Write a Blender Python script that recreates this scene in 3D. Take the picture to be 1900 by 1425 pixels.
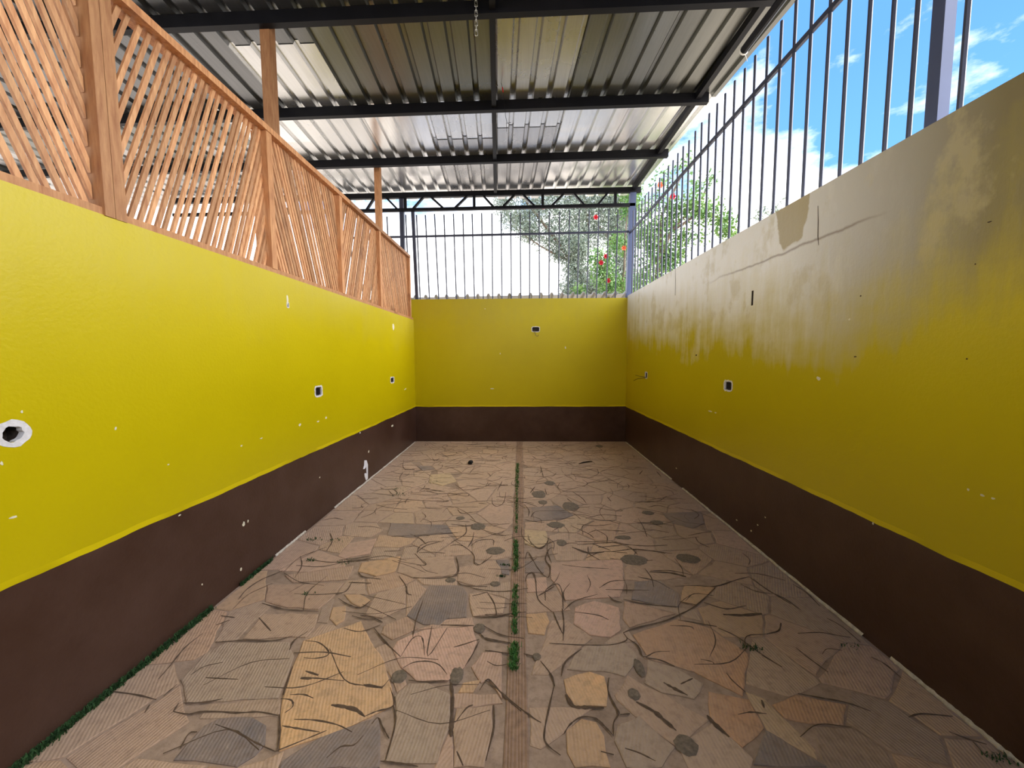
import bpy, bmesh, math, random
from mathutils import Vector, Matrix

# ------------------------------------------------------------------ camera
scene = bpy.context.scene
for o in list(bpy.data.objects):
    bpy.data.objects.remove(o)
COL = scene.collection
YAW, PITCH, ROLL, EYE = 16/700, 51.5/700, -0.004, 1.5
fwd = Vector((-math.sin(YAW)*math.cos(PITCH), math.cos(YAW)*math.cos(PITCH), -math.sin(PITCH)))
rgt = fwd.cross(Vector((0, 0, 1))).normalized()
upv = rgt.cross(fwd)
cr, sr = math.cos(ROLL), math.sin(ROLL)
rgt, upv = rgt*cr + upv*sr, upv*cr - rgt*sr
cd = bpy.data.cameras.new('camera')
cd.sensor_fit = 'HORIZONTAL'; cd.sensor_width = 36; cd.lens = 700/1900*36; cd.clip_start = 0.02; cd.clip_end = 300
cam = bpy.data.objects.new('camera', cd); COL.objects.link(cam)
mw = Matrix((rgt, upv, -fwd)).transposed().to_4x4(); mw.translation = (0, 0, EYE)
cam.matrix_world = mw
scene.camera = cam

# ------------------------------------------------------------------ sky and exposure
SKY = 1.0
wd = bpy.data.worlds.new('sky'); scene.world = wd; wd.use_nodes = True
nt = wd.node_tree; nt.nodes.clear()
def N(t, kind, **kw):
    n = t.nodes.new(kind)
    for k, v in kw.items():
        if k == 'op': n.operation = v
        elif k.startswith('in'): n.inputs[int(k[2:])].default_value = v
        else: setattr(n, k, v)
    return n
def lk(t, a, b): t.links.new(a, b)
def ramp(t, fac, stops, interp='LINEAR'):
    n = t.nodes.new('ShaderNodeValToRGB'); n.color_ramp.interpolation = interp
    e = n.color_ramp.elements
    while len(e) < len(stops): e.new(0.5)
    for i, (p, c) in enumerate(stops):
        e[i].position = p; e[i].color = c if len(c) == 4 else (*c, 1)
    lk(t, fac, n.inputs[0]); return n.outputs[0]
def g(v): return (v, v, v, 1)
def s2l(r, gg, b):
    f = lambda c: (c/255/12.92) if c/255 <= .04045 else ((c/255+.055)/1.055)**2.4
    return (f(r), f(gg), f(b), 1)
tc = N(nt, 'ShaderNodeTexCoord')
sx = N(nt, 'ShaderNodeSeparateXYZ'); lk(nt, tc.outputs['Generated'], sx.inputs[0])
blue = ramp(nt, sx.outputs[2], [(0.0, (.55, .80, 1.0)), (.22, (.20, .52, .98)), (.50, (.14, .38, .92)), (1.0, (.10, .30, .85))])
mp = N(nt, 'ShaderNodeMapping'); mp.inputs['Scale'].default_value = (1, 1, 2.2); mp.inputs['Location'].default_value = (6.5, 6.5, .7)
lk(nt, tc.outputs['Generated'], mp.inputs[0])
cn = N(nt, 'ShaderNodeTexNoise'); cn.inputs['Scale'].default_value = 3.2; cn.inputs['Detail'].default_value = 9; cn.inputs['Roughness'].default_value = .58
lk(nt, mp.outputs[0], cn.inputs['Vector'])
cover = ramp(nt, sx.outputs[2], [(0.0, g(.62)), (.27, g(.43)), (.36, g(.16)), (.60, g(.09)), (1.0, g(.12))])
ad = N(nt, 'ShaderNodeMath', op='ADD'); lk(nt, cn.outputs[0], ad.inputs[0]); lk(nt, cover, ad.inputs[1])
cf = ramp(nt, ad.outputs[0], [(.62, g(0)), (.80, g(1))])
mx = N(nt, 'ShaderNodeMixRGB'); lk(nt, cf, mx.inputs[0]); lk(nt, blue, mx.inputs[1]); mx.inputs[2].default_value = (2.0, 2.0, 2.03, 1)
bg = N(nt, 'ShaderNodeBackground'); bg.inputs[1].default_value = SKY; lk(nt, mx.outputs[0], bg.inputs[0])
ow = N(nt, 'ShaderNodeOutputWorld'); lk(nt, bg.outputs[0], ow.inputs[0])
sd = bpy.data.lights.new('hazy_sun', 'SUN'); sd.energy = 7.0; sd.angle = math.radians(86); sd.color = (1.0, .97, .93)
sun = bpy.data.objects.new('hazy_sun', sd); COL.objects.link(sun)
SUN_FROM = Vector((.74, .0, .72))      # veiled sun over the right-hand wall
sun.rotation_euler = SUN_FROM.to_track_quat('Z', 'Y').to_euler()
vs = scene.view_settings
vs.view_transform = 'Standard'; vs.look = 'None'; vs.gamma = 1; vs.use_curve_mapping = False
vs.exposure = 0.6
scene.cycles.max_bounces = 10; scene.cycles.diffuse_bounces = 7

# ------------------------------------------------------------------ mesh helpers
rnd = random.Random(7)
def mesh(name, verts, faces, mat, parent=None, mats=None, fmat=None, smooth=False, fix=True):
    me = bpy.data.meshes.new(name)
    me.from_pydata([tuple(v) for v in verts], [], faces)
    for m in (mats or [mat]): me.materials.append(m)
    if fmat:
        for p, k in zip(me.polygons, fmat): p.material_index = k
    if fix:
        bm = bmesh.new(); bm.from_mesh(me); bmesh.ops.recalc_face_normals(bm, faces=bm.faces[:]); bm.to_mesh(me); bm.free()
    if smooth:
        for p in me.polygons: p.use_smooth = True
    me.update()
    o = bpy.data.objects.new(name, me); COL.objects.link(o)
    if parent: o.parent = parent
    return o
def empty(name, loc=(0, 0, 0)):
    # an Empty at the thing's base; parts are built in world coordinates, so the offset is undone per part
    o = bpy.data.objects.new(name, None); COL.objects.link(o); o.location = loc; o.empty_display_size = .1
    return o
def child(o, parent):
    o.parent = parent; o.matrix_parent_inverse = Matrix.Translation(parent.location).inverted()
    return o
def tag(o, label=None, cat=None, group=None, kind=None):
    if label: o['label'] = label
    if cat: o['category'] = cat
    if group: o['group'] = group
    if kind: o['kind'] = kind
    return o
class MB:
    def __init__(s): s.v = []; s.f = []
    def add(s, vs, fs):
        b = len(s.v); s.v += [tuple(v) for v in vs]; s.f += [tuple(b+i for i in f) for f in fs]; return s
    def box(s, a, b):
        x0, y0, z0 = a; x1, y1, z1 = b
        return s.add([(x0,y0,z0),(x1,y0,z0),(x1,y1,z0),(x0,y1,z0),(x0,y0,z1),(x1,y0,z1),(x1,y1,z1),(x0,y1,z1)],
                     [(0,3,2,1),(4,5,6,7),(0,1,5,4),(1,2,6,5),(2,3,7,6),(3,0,4,7)])
    def bar(s, p, q, w, h, up=(0, 0, 1)):
        p, q = Vector(p), Vector(q); d = (q-p).normalized(); up = Vector(up)
        if abs(d.dot(up)) > .98: up = Vector((0, 1, 0))
        a = d.cross(up).normalized(); b = a.cross(d)
        vs = []
        for c in (p, q):
            for i, j in ((-1,-1),(1,-1),(1,1),(-1,1)): vs.append(c+a*(i*w/2)+b*(j*h/2))
        return s.add(vs, [(0,1,2,3),(7,6,5,4),(0,4,5,1),(1,5,6,2),(2,6,7,3),(3,7,4,0)])
    def tube(s, pts, r, n=6, cap=True):
        pts = [Vector(p) for p in pts]; rs = r if isinstance(r, (list, tuple)) else [r]*len(pts)
        b = len(s.v); ref = None
        for i, p in enumerate(pts):
            d = (pts[min(i+1, len(pts)-1)]-pts[max(i-1, 0)]).normalized()
            if ref is None or abs(d.dot(ref)) > .95: ref = Vector((0,0,1)) if abs(d.z) < .9 else Vector((1,0,0))
            a = d.cross(ref).normalized(); c = a.cross(d); ref = c
            for k in range(n):
                t = 2*math.pi*k/n; s.v.append(tuple(p+(a*math.cos(t)+c*math.sin(t))*rs[i]))
        for i in range(len(pts)-1):
            for k in range(n):
                s.f.append((b+i*n+k, b+i*n+(k+1)%n, b+(i+1)*n+(k+1)%n, b+(i+1)*n+k))
        if cap: s.f += [tuple(range(b+n-1, b-1, -1)), tuple(range(b+(len(pts)-1)*n, b+len(pts)*n))]
        return s
    def ring(s, c, ax, R, r, n=16, m=6):
        c, ax = Vector(c), Vector(ax).normalized(); u = ax.orthogonal().normalized(); v = ax.cross(u); b = len(s.v)
        for i in range(n):
            t = 2*math.pi*i/n; d = u*math.cos(t)+v*math.sin(t)
            for j in range(m):
                p = 2*math.pi*j/m; s.v.append(tuple(c+d*(R+r*math.cos(p))+ax*(r*math.sin(p))))
        for i in range(n):
            for j in range(m):
                s.f.append((b+i*m+j, b+((i+1)%n)*m+j, b+((i+1)%n)*m+(j+1)%m, b+i*m+(j+1)%m))
        return s
    def prism(s, poly, lift):           # poly: list of 3D points, lift: vector
        b = len(s.v); n = len(poly); l = Vector(lift)
        s.v += [tuple(p) for p in poly] + [tuple(Vector(p)+l) for p in poly]
        s.f += [tuple(range(b+n-1, b-1, -1)), tuple(range(b+n, b+2*n))]
        s.f += [(b+i, b+(i+1)%n, b+n+(i+1)%n, b+n+i) for i in range(n)]
        return s
    def build(s, name, mat, parent=None, smooth=False, fix=True):
        o = mesh(name, s.v, s.f, mat, None, smooth=smooth, fix=fix)
        if parent: child(o, parent)
        return o
def clip(poly, nx, ny, c):              # keep nx*x+ny*y <= c
    out = []
    for i in range(len(poly)):
        p, q = poly[i], poly[(i+1) % len(poly)]
        a, b = nx*p[0]+ny*p[1]-c, nx*q[0]+ny*q[1]-c
        if a <= 0: out.append(p)
        if a*b < 0:
            t = a/(a-b); out.append((p[0]+(q[0]-p[0])*t, p[1]+(q[1]-p[1])*t))
    return out

# ------------------------------------------------------------------ materials
def mat(name):
    m = bpy.data.materials.new(name); m.use_nodes = True
    t = m.node_tree; b = t.nodes['Principled BSDF']
    return m, t, b
def pos(t): return N(t, 'ShaderNodeNewGeometry').outputs['Position']
def noise(t, vec, scale, detail=4, rough=.55, stretch=None):
    if stretch:
        mpn = N(t, 'ShaderNodeMapping'); mpn.inputs['Scale'].default_value = stretch; lk(t, vec, mpn.inputs[0]); vec = mpn.outputs[0]
    n = N(t, 'ShaderNodeTexNoise'); n.inputs['Scale'].default_value = scale; n.inputs['Detail'].default_value = detail; n.inputs['Roughness'].default_value = rough
    lk(t, vec, n.inputs['Vector']); return n.outputs[0]
def mixc(t, fac, a, b, mode='MIX'):
    n = N(t, 'ShaderNodeMixRGB', blend_type=mode)
    for i, v in ((0, fac), (1, a), (2, b)):
        if hasattr(v, 'links'): lk(t, v, n.inputs[i])
        else: n.inputs[i].default_value = v
    return n.outputs[0]
def math_(t, op, a, b=0.0, clampit=False):
    n = N(t, 'ShaderNodeMath', op=op); n.use_clamp = clampit
    for i, v in ((0, a), (1, b)):
        if hasattr(v, 'links'): lk(t, v, n.inputs[i])
        else: n.inputs[i].default_value = v
    return n.outputs[0]
def bump(t, b, h, strength, dist):
    n = N(t, 'ShaderNodeBump'); n.inputs['Strength'].default_value = strength; n.inputs['Distance'].default_value = dist
    lk(t, h, n.inputs['Height']); lk(t, n.outputs[0], b.inputs['Normal'])
def plain(name, col, rough=.6, metal=0, var=.15, scale=20, bmp=0):
    m, t, b = mat(name)
    n = noise(t, pos(t), scale)
    dark = tuple(c*(1-var) for c in col[:3])+(1,); lite = tuple(min(1, c*(1+var)) for c in col[:3])+(1,)
    lk(t, ramp(t, n, [(.3, dark), (.7, lite)]), b.inputs['Base Color'])
    b.inputs['Roughness'].default_value = rough; b.inputs['Metallic'].default_value = metal
    if bmp: bump(t, b, noise(t, pos(t), scale*3), .4, bmp)
    return m

YELLOW = s2l(226, 200, 0); BROWN = s2l(78, 56, 46)
def wall_paint(name, weather, dado0, dado1, axis):
    # two-tone paint: brown dado, yellow above, bleached, water-streaked and painted with sky glare towards the top
    m, t, b = mat(name); P = pos(t)
    sp = N(t, 'ShaderNodeSeparateXYZ'); lk(t, P, sp.inputs[0])
    z = sp.outputs[2]; u = sp.outputs[axis]
    yel = mixc(t, ramp(t, noise(t, P, 1.3, 3), [(.3, g(0)), (.75, g(1))]), s2l(194, 176, 0), s2l(201, 183, 3))
    # bleaching, and sky glare painted as pale colour
    st = noise(t, P, 3.2, 6, .6, (2.6, 2.6, .45) if axis == 1 else (2.6, 2.6, .5))
    big = noise(t, P, 1.1, 5, .6, (1, 1, 2.0))
    h = math_(t, 'ADD', z, math_(t, 'MULTIPLY', math_(t, 'SUBTRACT', st, .5), .75))
    h = math_(t, 'ADD', h, math_(t, 'MULTIPLY', math_(t, 'SUBTRACT', big, .5), .8))
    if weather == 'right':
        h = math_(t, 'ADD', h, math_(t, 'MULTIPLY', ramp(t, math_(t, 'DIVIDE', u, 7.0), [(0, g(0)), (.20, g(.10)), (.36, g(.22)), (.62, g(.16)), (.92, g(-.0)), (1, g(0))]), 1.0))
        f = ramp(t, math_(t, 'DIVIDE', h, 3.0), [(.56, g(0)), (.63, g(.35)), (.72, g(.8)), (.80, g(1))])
        pale = mixc(t, ramp(t, math_(t, 'DIVIDE', u, 7.0), [(.22, g(0)), (.40, g(1))]), s2l(130, 118, 80), s2l(244, 242, 237))  # far end whitened to carry sky glare on top of the bleaching
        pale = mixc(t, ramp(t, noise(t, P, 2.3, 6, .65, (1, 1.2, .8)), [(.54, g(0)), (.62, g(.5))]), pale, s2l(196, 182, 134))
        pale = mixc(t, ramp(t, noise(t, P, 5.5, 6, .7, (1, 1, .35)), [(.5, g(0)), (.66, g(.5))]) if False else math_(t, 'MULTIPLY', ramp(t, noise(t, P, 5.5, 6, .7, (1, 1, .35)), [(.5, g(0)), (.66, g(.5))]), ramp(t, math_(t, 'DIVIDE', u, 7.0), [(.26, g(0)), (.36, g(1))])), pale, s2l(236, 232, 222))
        # crack line running along the wall under the top
        dz = math_(t, 'ABSOLUTE', math_(t, 'SUBTRACT', math_(t, 'ADD', z, math_(t, 'MULTIPLY', math_(t, 'SUBTRACT', noise(t, P, 2.5, 4), .5), .09)), 2.21))
        ln = math_(t, 'MULTIPLY', ramp(t, dz, [(0, g(1)), (.013, g(0))]), ramp(t, math_(t, 'DIVIDE', u, 7.0), [(.28, g(0)), (.31, g(1)), (.46, g(1)), (.55, g(0))]))
        pale = mixc(t, math_(t, 'MULTIPLY', ln, .75), pale, s2l(120, 92, 62))
        # olive patch where the bleached coat has washed off
        uw = math_(t, 'ADD', u, math_(t, 'MULTIPLY', math_(t, 'SUBTRACT', noise(t, P, 6, 4), .5), .12))
        du = math_(t, 'ABSOLUTE', math_(t, 'SUBTRACT', uw, 2.66))
        zz = math_(t, 'ADD', z, math_(t, 'MULTIPLY', math_(t, 'SUBTRACT', noise(t, P, 5, 4), .5), .14))
        pm = math_(t, 'MULTIPLY', ramp(t, math_(t, 'ADD', du, math_(t, 'MULTIPLY', math_(t, 'SUBTRACT', 2.5, z), .25)), [(.155, g(1)), (.165, g(0))]), ramp(t, math_(t, 'DIVIDE', zz, 3), [(.745, g(0)), (.75, g(1))]))
        pale = mixc(t, math_(t, 'MULTIPLY', pm, .85), pale, s2l(170, 150, 84))
    elif weather == 'back':
        f = ramp(t, math_(t, 'DIVIDE', h, 3.0), [(.66, g(0)), (.76, g(.25)), (.86, g(.45))])
        pale = (*s2l(176, 162, 62)[:3], 1)  # sky sheen near the top, put into the colour
    else:
        h = math_(t, 'ADD', h, ramp(t, math_(t, 'DIVIDE', u, 7.0), [(.2, g(0)), (.55, g(.10)), (1, g(.12))]))
        f = ramp(t, math_(t, 'DIVIDE', h, 3.0), [(.58, g(0)), (.70, g(.22)), (.80, g(.5))])
        pale = (*s2l(196, 182, 84)[:3], 1)  # paler top: reflected sky mixed into the paint colour
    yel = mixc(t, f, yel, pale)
    # brush band of fresh yellow just above the dado, then the dado
    edge = math_(t, 'ADD', math_(t, 'MULTIPLY', u, (dado1-dado0)/6.5), dado0)
    edge = math_(t, 'ADD', edge, math_(t, 'MULTIPLY', math_(t, 'SUBTRACT', noise(t, P, 3, 3), .5), .025))
    d = math_(t, 'SUBTRACT', z, edge)
    band = math_(t, 'MULTIPLY', math_(t, 'LESS_THAN', d, .028), ramp(t, noise(t, P, 1.7, 2), [(.40, g(0)), (.5, g(1))]))
    yel = mixc(t, math_(t, 'MULTIPLY', band, .8), yel, s2l(222, 202, 8))
    br = mixc(t, ramp(t, noise(t, P, 2.2, 6, .65), [(.35, g(0)), (.7, g(1))]), s2l(66, 44, 34), s2l(82, 60, 51))
    isb = math_(t, 'LESS_THAN', d, 0.0)
    lk(t, mixc(t, isb, yel, br), b.inputs['Base Color'])
    rg = math_(t, 'ADD', math_(t, 'MULTIPLY', f, .06), .34)
    b.inputs['Specular IOR Level'].default_value = .5 if weather == 'right' else .3
    lk(t, rg, b.inputs['Roughness'])
    hb = math_(t, 'ADD', noise(t, P, 60, 3), math_(t, 'MULTIPLY', math_(t, 'MULTIPLY', st, f), 3.0))
    bump(t, b, hb, .25, .004)
    return m
M = {}
M['wl'] = wall_paint('left wall paint', 'left', .685, .615, 1)
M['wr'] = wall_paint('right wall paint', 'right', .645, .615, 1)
M['wb'] = wall_paint('back wall paint', 'back', .618, .618, 0)
M['plaster'] = plain('white plaster', s2l(222, 220, 222), .9, 0, .12, 60, .002)
M['chip'] = plain('exposed plaster chip', s2l(226, 220, 196), .9, 0, .08, 60)
M['hole'] = plain('dark masonry', s2l(70, 60, 55), .95, 0, .4, 60, .004)
M['scar'] = plain('dark scar', s2l(62, 44, 26), .9, 0, .3, 60)
M['whitepaint'] = plain('white paint', s2l(236, 236, 244), .6, 0, .03, 60)
M['boxgrey'] = plain('galvanised box', s2l(66, 58, 56), .7, .0, .3, 60)
M['copper'] = plain('old wire', s2l(90, 74, 40), .5, 0, .2, 60)
M['steel'] = plain('painted steel', s2l(62, 66, 84), .45, .2, .10, 8)
M['darksteel'] = plain('black painted steel', s2l(18, 19, 25), .5, .0, .2, 8)
for k_ in ('darksteel',): M[k_].node_tree.nodes['Principled BSDF'].inputs['Specular IOR Level'].default_value = .2
M['greysteel'] = plain('grey painted steel', s2l(74, 84, 116), .45, .2, .06, 8)
M['chain'] = plain('zinc chain', s2l(205, 205, 200), .3, .9, .05, 50)
M['red'] = plain('red tape', s2l(190, 20, 30), .5, 0, .1, 50)
M['white'] = plain('white plastic', s2l(230, 230, 225), .4, 0, .03, 50)
M['soil'] = plain('outside ground', s2l(196, 180, 158), .95, 0, .15, 1.5)
M['lump'] = plain('black lump', s2l(28, 26, 26), .9, 0, .3, 60, .01)
M['twig'] = plain('dry twig', s2l(50, 38, 28), .9, 0, .3, 60)
M['bark'] = plain('grey bark', s2l(128, 112, 96), .9, 0, .3, 12, .02)
M['petal'] = plain('red petal', s2l(190, 16, 36), .6, 0, .15, 30)
M['petal2'] = plain('orange petal', s2l(226, 110, 70), .6, 0, .15, 30)

def wood(name, c0, c1):
    m, t, b = mat(name); tcn = N(t, 'ShaderNodeTexCoord'); oi = N(t, 'ShaderNodeObjectInfo')
    P = pos(t)
    gr = noise(t, P, 9, 6, .6, (6, 6, .8)); kn = noise(t, P, 3.1, 3, .5)
    c = mixc(t, ramp(t, gr, [(.3, g(0)), (.7, g(1))]), c0, c1)
    c = mixc(t, ramp(t, kn, [(.62, g(0)), (.74, g(.55))]), c, s2l(110, 58, 30))
    rv = N(t, 'ShaderNodeHueSaturation'); lk(t, c, rv.inputs['Color'])
    lk(t, math_(t, 'ADD', math_(t, 'MULTIPLY', oi.outputs['Random'], .5), .75), rv.inputs['Value'])
    lk(t, rv.outputs[0], b.inputs['Base Color']); b.inputs['Roughness'].default_value = .62
    bump(t, b, gr, .25, .003)
    return m
M['slat'] = wood('pine slat', s2l(178, 122, 82), s2l(216, 168, 122))
M['timber'] = wood('pine timber', s2l(168, 112, 72), s2l(208, 156, 108))

def sheet_mat(name, base, rough, metal=.85):
    m, t, b = mat(name); P = pos(t)
    st = noise(t, P, 6, 5, .6, (9, .35, 1)); bl = noise(t, P, 2.2, 4, .6)
    lo = tuple(c*.92 for c in base[:3])+(1,); hi = tuple(min(1, c*1.05) for c in base[:3])+(1,)
    lk(t, mixc(t, ramp(t, st, [(.35, g(0)), (.68, g(1))]), lo, hi), b.inputs['Base Color'])
    lk(t, math_(t, 'ADD', math_(t, 'MULTIPLY', bl, .16), rough-.08), b.inputs['Roughness'])
    b.inputs['Metallic'].default_value = metal
    bump(t, b, math_(t, 'ADD', noise(t, P, 5, 3, .5, (2.5, .5, 1)), math_(t, 'MULTIPLY', st, .05)), .035, .012)
    return m
M['sheet_bright_refl'] = sheet_mat('zinc sheet bright reflection', (.72, .73, .73), .26)  # roof zinc is one material; base tones stand in for reflections
M['sheet_mid_refl'] = sheet_mat('zinc sheet', (.84, .85, .85), .24)
M['sheet_dim_refl'] = sheet_mat('zinc sheet dim reflection', (.21, .215, .20), .30)  # darkened base paints the dim reflections of the nearer roof
M['sheet_dark_refl'] = sheet_mat('zinc sheet dark reflection', (.20, .205, .21), .30)
M['sheet_grey_refl'] = sheet_mat('zinc sheet grey reflection', (.50, .50, .50), .28)
M['sheet_out'] = sheet_mat('grey outdoor sheet', (.42, .42, .43), .55, .3)

def stone_mat():
    m, t, b = mat('flagstone'); P = pos(t); oi = N(t, 'ShaderNodeObjectInfo')
    n1 = noise(t, P, 4, 7, .68); n2 = noise(t, P, 26, 5, .65); n3 = noise(t, P, 1.1, 4, .6)
    c = mixc(t, ramp(t, n1, [(.32, g(0)), (.72, g(.5))]), oi.outputs['Color'], s2l(190, 160, 136))
    c = mixc(t, ramp(t, n2, [(.30, g(.38)), (.52, g(0))]), c, s2l(110, 88, 72))
    c = mixc(t, ramp(t, n3, [(.38, g(0)), (.66, g(.6))]), c, s2l(184, 158, 136))
    c = mixc(t, ramp(t, n2, [(.60, g(0)), (.74, g(.30))]), c, s2l(216, 194, 172))
    lk(t, c, b.inputs['Base Color']); b.inputs['Roughness'].default_value = .72
    wv = N(t, 'ShaderNodeTexWave'); wv.inputs['Scale'].default_value = 22; wv.inputs['Distortion'].default_value = 1.5; wv.inputs['Detail'].default_value = 2
    rot = N(t, 'ShaderNodeMapping')
    cb = N(t, 'ShaderNodeCombineXYZ'); lk(t, math_(t, 'MULTIPLY', math_(t, 'SUBTRACT', oi.outputs['Random'], .5), 1.2), cb.inputs[2])
    lk(t, cb.outputs[0], rot.inputs['Rotation']); lk(t, P, rot.inputs[0]); lk(t, rot.outputs[0], wv.inputs['Vector'])
    hh = math_(t, 'ADD', math_(t, 'ADD', n2, math_(t, 'MULTIPLY', wv.outputs[1], .30)), math_(t, 'MULTIPLY', n1, .8))
    bump(t, b, hh, .55, .007)
    return m
M['stone'] = stone_mat()
def mortar_mat():
    m, t, b = mat('cement joint'); P = pos(t)
    n1 = noise(t, P, 5, 7, .68); n2 = noise(t, P, 30, 5, .65)
    c = mixc(t, ramp(t, n1, [(.3, g(0)), (.7, g(1))]), s2l(152, 128, 108), s2l(190, 164, 144))
    c = mixc(t, ramp(t, n2, [(.30, g(.4)), (.52, g(0))]), c, s2l(108, 88, 74))
    lk(t, c, b.inputs['Base Color']); b.inputs['Roughness'].default_value = .8
    bump(t, b, math_(t, 'ADD', n2, n1), .5, .008)
    return m
M['mortar'] = mortar_mat()
M['groove'] = plain('dark groove', s2l(98, 79, 63), .9, 0, .35, 45)
M['stain'] = plain('dark cement dab', s2l(124, 110, 95), .85, 0, .35, 70, .004)
M['strip'] = plain('brown channel', s2l(164, 134, 112), .85, 0, .22, 30, .004)
M['lime'] = plain('lime dribble', s2l(200, 190, 176), .9, 0, .25, 40)
M['grass'] = plain('green grass', s2l(62, 112, 44), .7, 0, .4, 40)
M['moss'] = plain('dark moss', s2l(44, 78, 36), .85, 0, .4, 40)
def leaf(name, a, b_):
    m, t, b = mat(name)
    lk(t, ramp(t, noise(t, pos(t), 3.5, 3), [(.35, a), (.65, b_)]), b.inputs['Base Color'])
    b.inputs['Roughness'].default_value = .55
    b.inputs['Subsurface Weight'].default_value = 0
    return m
M['leaf_grey'] = leaf('grey green leaf', s2l(112, 126, 108), s2l(164, 176, 158))
M['leaf_green'] = leaf('fresh green leaf', s2l(84, 132, 60), s2l(152, 186, 110))

# ------------------------------------------------------------------ the shell
XL, XR, D = -1.853, 1.826, 6.566
Y0 = -3.0                                # where the court ends behind the photographer
ZL, ZR, ZB = 2.135, 2.52, 2.485
gm = MB().box((-40, -40, -.30), (40, 40, -.12)); tag(gm.build('ground', M['soil']), kind='structure')
fl = MB().box((XL-.2, Y0, -.12), (XR+.2, D+.2, 0)).build('floor', M['mortar']); tag(fl, kind='structure')

def wall(name, m, axis, front, back, u0, u1, z1, holes):
    us = sorted({u0, u1} | {h[0] for h in holes} | {h[1] for h in holes})
    zs = sorted({0, z1} | {h[2] for h in holes} | {h[3] for h in holes})
    V = []; Fc = []; K = []
    def p(u, z, w): return (w, u, z) if axis == 0 else (u, w, z)
    def quad(a, k=0): b = len(V); V.extend(a); Fc.append((b, b+1, b+2, b+3)); K.append(k)
    for i in range(len(us)-1):
        for j in range(len(zs)-1):
            a, b, c, d = us[i], us[i+1], zs[j], zs[j+1]
            inside = any(h[0] <= a and b <= h[1] and h[2] <= c and d <= h[3] for h in holes)
            if not inside: quad([p(a, c, front), p(b, c, front), p(b, d, front), p(a, d, front)])
    for a, b, c, d, dep in holes:
        w = front + math.copysign(dep, back-front)
        quad([p(a, c, w), p(b, c, w), p(b, d, w), p(a, d, w)], 1)
        for (q, r_, s_, t_) in ((a, c, b, c), (b, c, b, d), (b, d, a, d), (a, d, a, c)):
            quad([p(q, r_, front), p(s_, t_, front), p(s_, t_, w), p(q, r_, w)], 1)
    quad([p(u0, 0, back), p(u1, 0, back), p(u1, z1, back), p(u0, z1, back)])
    quad([p(u0, z1, front), p(u1, z1, front), p(u1, z1, back), p(u0, z1, back)], 2)
    quad([p(u0, 0, front), p(u0, z1, front), p(u0, z1, back), p(u0, 0, back)])
    quad([p(u1, 0, front), p(u1, z1, front), p(u1, z1, back), p(u1, 0, back)])
    o = mesh(name, V, Fc, None, mats=[m, M['hole'], M['plaster']], fmat=K)
    tag(o, kind='structure'); return o
def hole(c, w, h, dep=.05): return (c[0]-w/2, c[0]+w/2, c[1]-h/2, c[1]+h/2, dep)
HL = [((1.318, 1.225), .066, .060, .07, .024, 1), ((3.405,1.186), .105, .078, .05, .016, 0), ((5.402,1.164), .135, .070, .05, .014, 0), ((3.003,1.914), .022, .034, .05, .006, 0)]
HB = [((0.263,1.961), .122, .076, .05, .012, 0)]
HR = [((3.352,1.232), .112, .074, .05, .014, 0), ((5.523,1.218), .085, .078, .05, .014, 0), ((3.054,1.949), .024, .115, .05, .0015, 0)]
wl = wall('wall_left', M['wl'], 0, XL, XL-.2, Y0, D, ZL, [hole(*h[:4]) for h in HL])
wb = wall('wall_back', M['wb'], 1, D, D+.2, XL-1.6, XR+.2, ZB, [hole(*h[:4]) for h in HB])
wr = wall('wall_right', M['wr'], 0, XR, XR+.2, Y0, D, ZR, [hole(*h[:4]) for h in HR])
wf = wall('wall_front', M['wb'], 1, Y0, Y0-.2, XL-.2, XR+.2, ZB, [])
# broken white plaster round each recess
def plaster_ring(par, axis, front, sgn, h, seed):
    c, w, hh, dep, e, rnds = h; R_ = random.Random(seed)
    ring_in = []; ring_out = []; n = 20
    for i in range(n):
        a = 2*math.pi*i/n; ca, sa = math.cos(a), math.sin(a)
        if rnds: ri = .030*(1+R_.uniform(-.2, .1)); iu, iz = ca*ri, sa*ri; ou, oz = ca*(.052+R_.uniform(-.004, .004)), sa*(.050+R_.uniform(-.004, .004))
        else:
            k = 1/max(abs(ca), abs(sa)); iu, iz = ca*k*w/2*.99, sa*k*hh/2*.99
            ou, oz = iu+ca*e*R_.uniform(.7, 1.3)*k**.5, iz+sa*e*R_.uniform(.7, 1.3)*k**.5
        ring_in.append((c[0]+iu, c[1]+iz)); ring_out.append((c[0]+ou, c[1]+oz))
    def p(q, w_): return (front+sgn*w_, q[0], q[1]) if axis == 0 else (q[0], front+sgn*w_, q[1])
    V = [p(q, -.0005) for q in ring_out]+[p(q, .002) for q in ring_out]+[p(q,   .002) for q in ring_in]+[p(q, -.02) for q in ring_in]
    F_ = []
    for i in range(n):
        j = (i+1) % n
        for k in range(3): F_.append((k*n+i, k*n+j, (k+1)*n+j, (k+1)*n+i))
    o = mesh('plaster_edge', V, F_, M['plaster']); o.parent = par; return o
for i, h in enumerate(HL): plaster_ring(wl, 0, XL, 1, h, i)
for i, h in enumerate(HB): plaster_ring(wb, 1, D, -1, h, 10+i)
for i, h in enumerate(HR[:2]): plaster_ring(wr, 0, XR, -1, h, 20+i)
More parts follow.
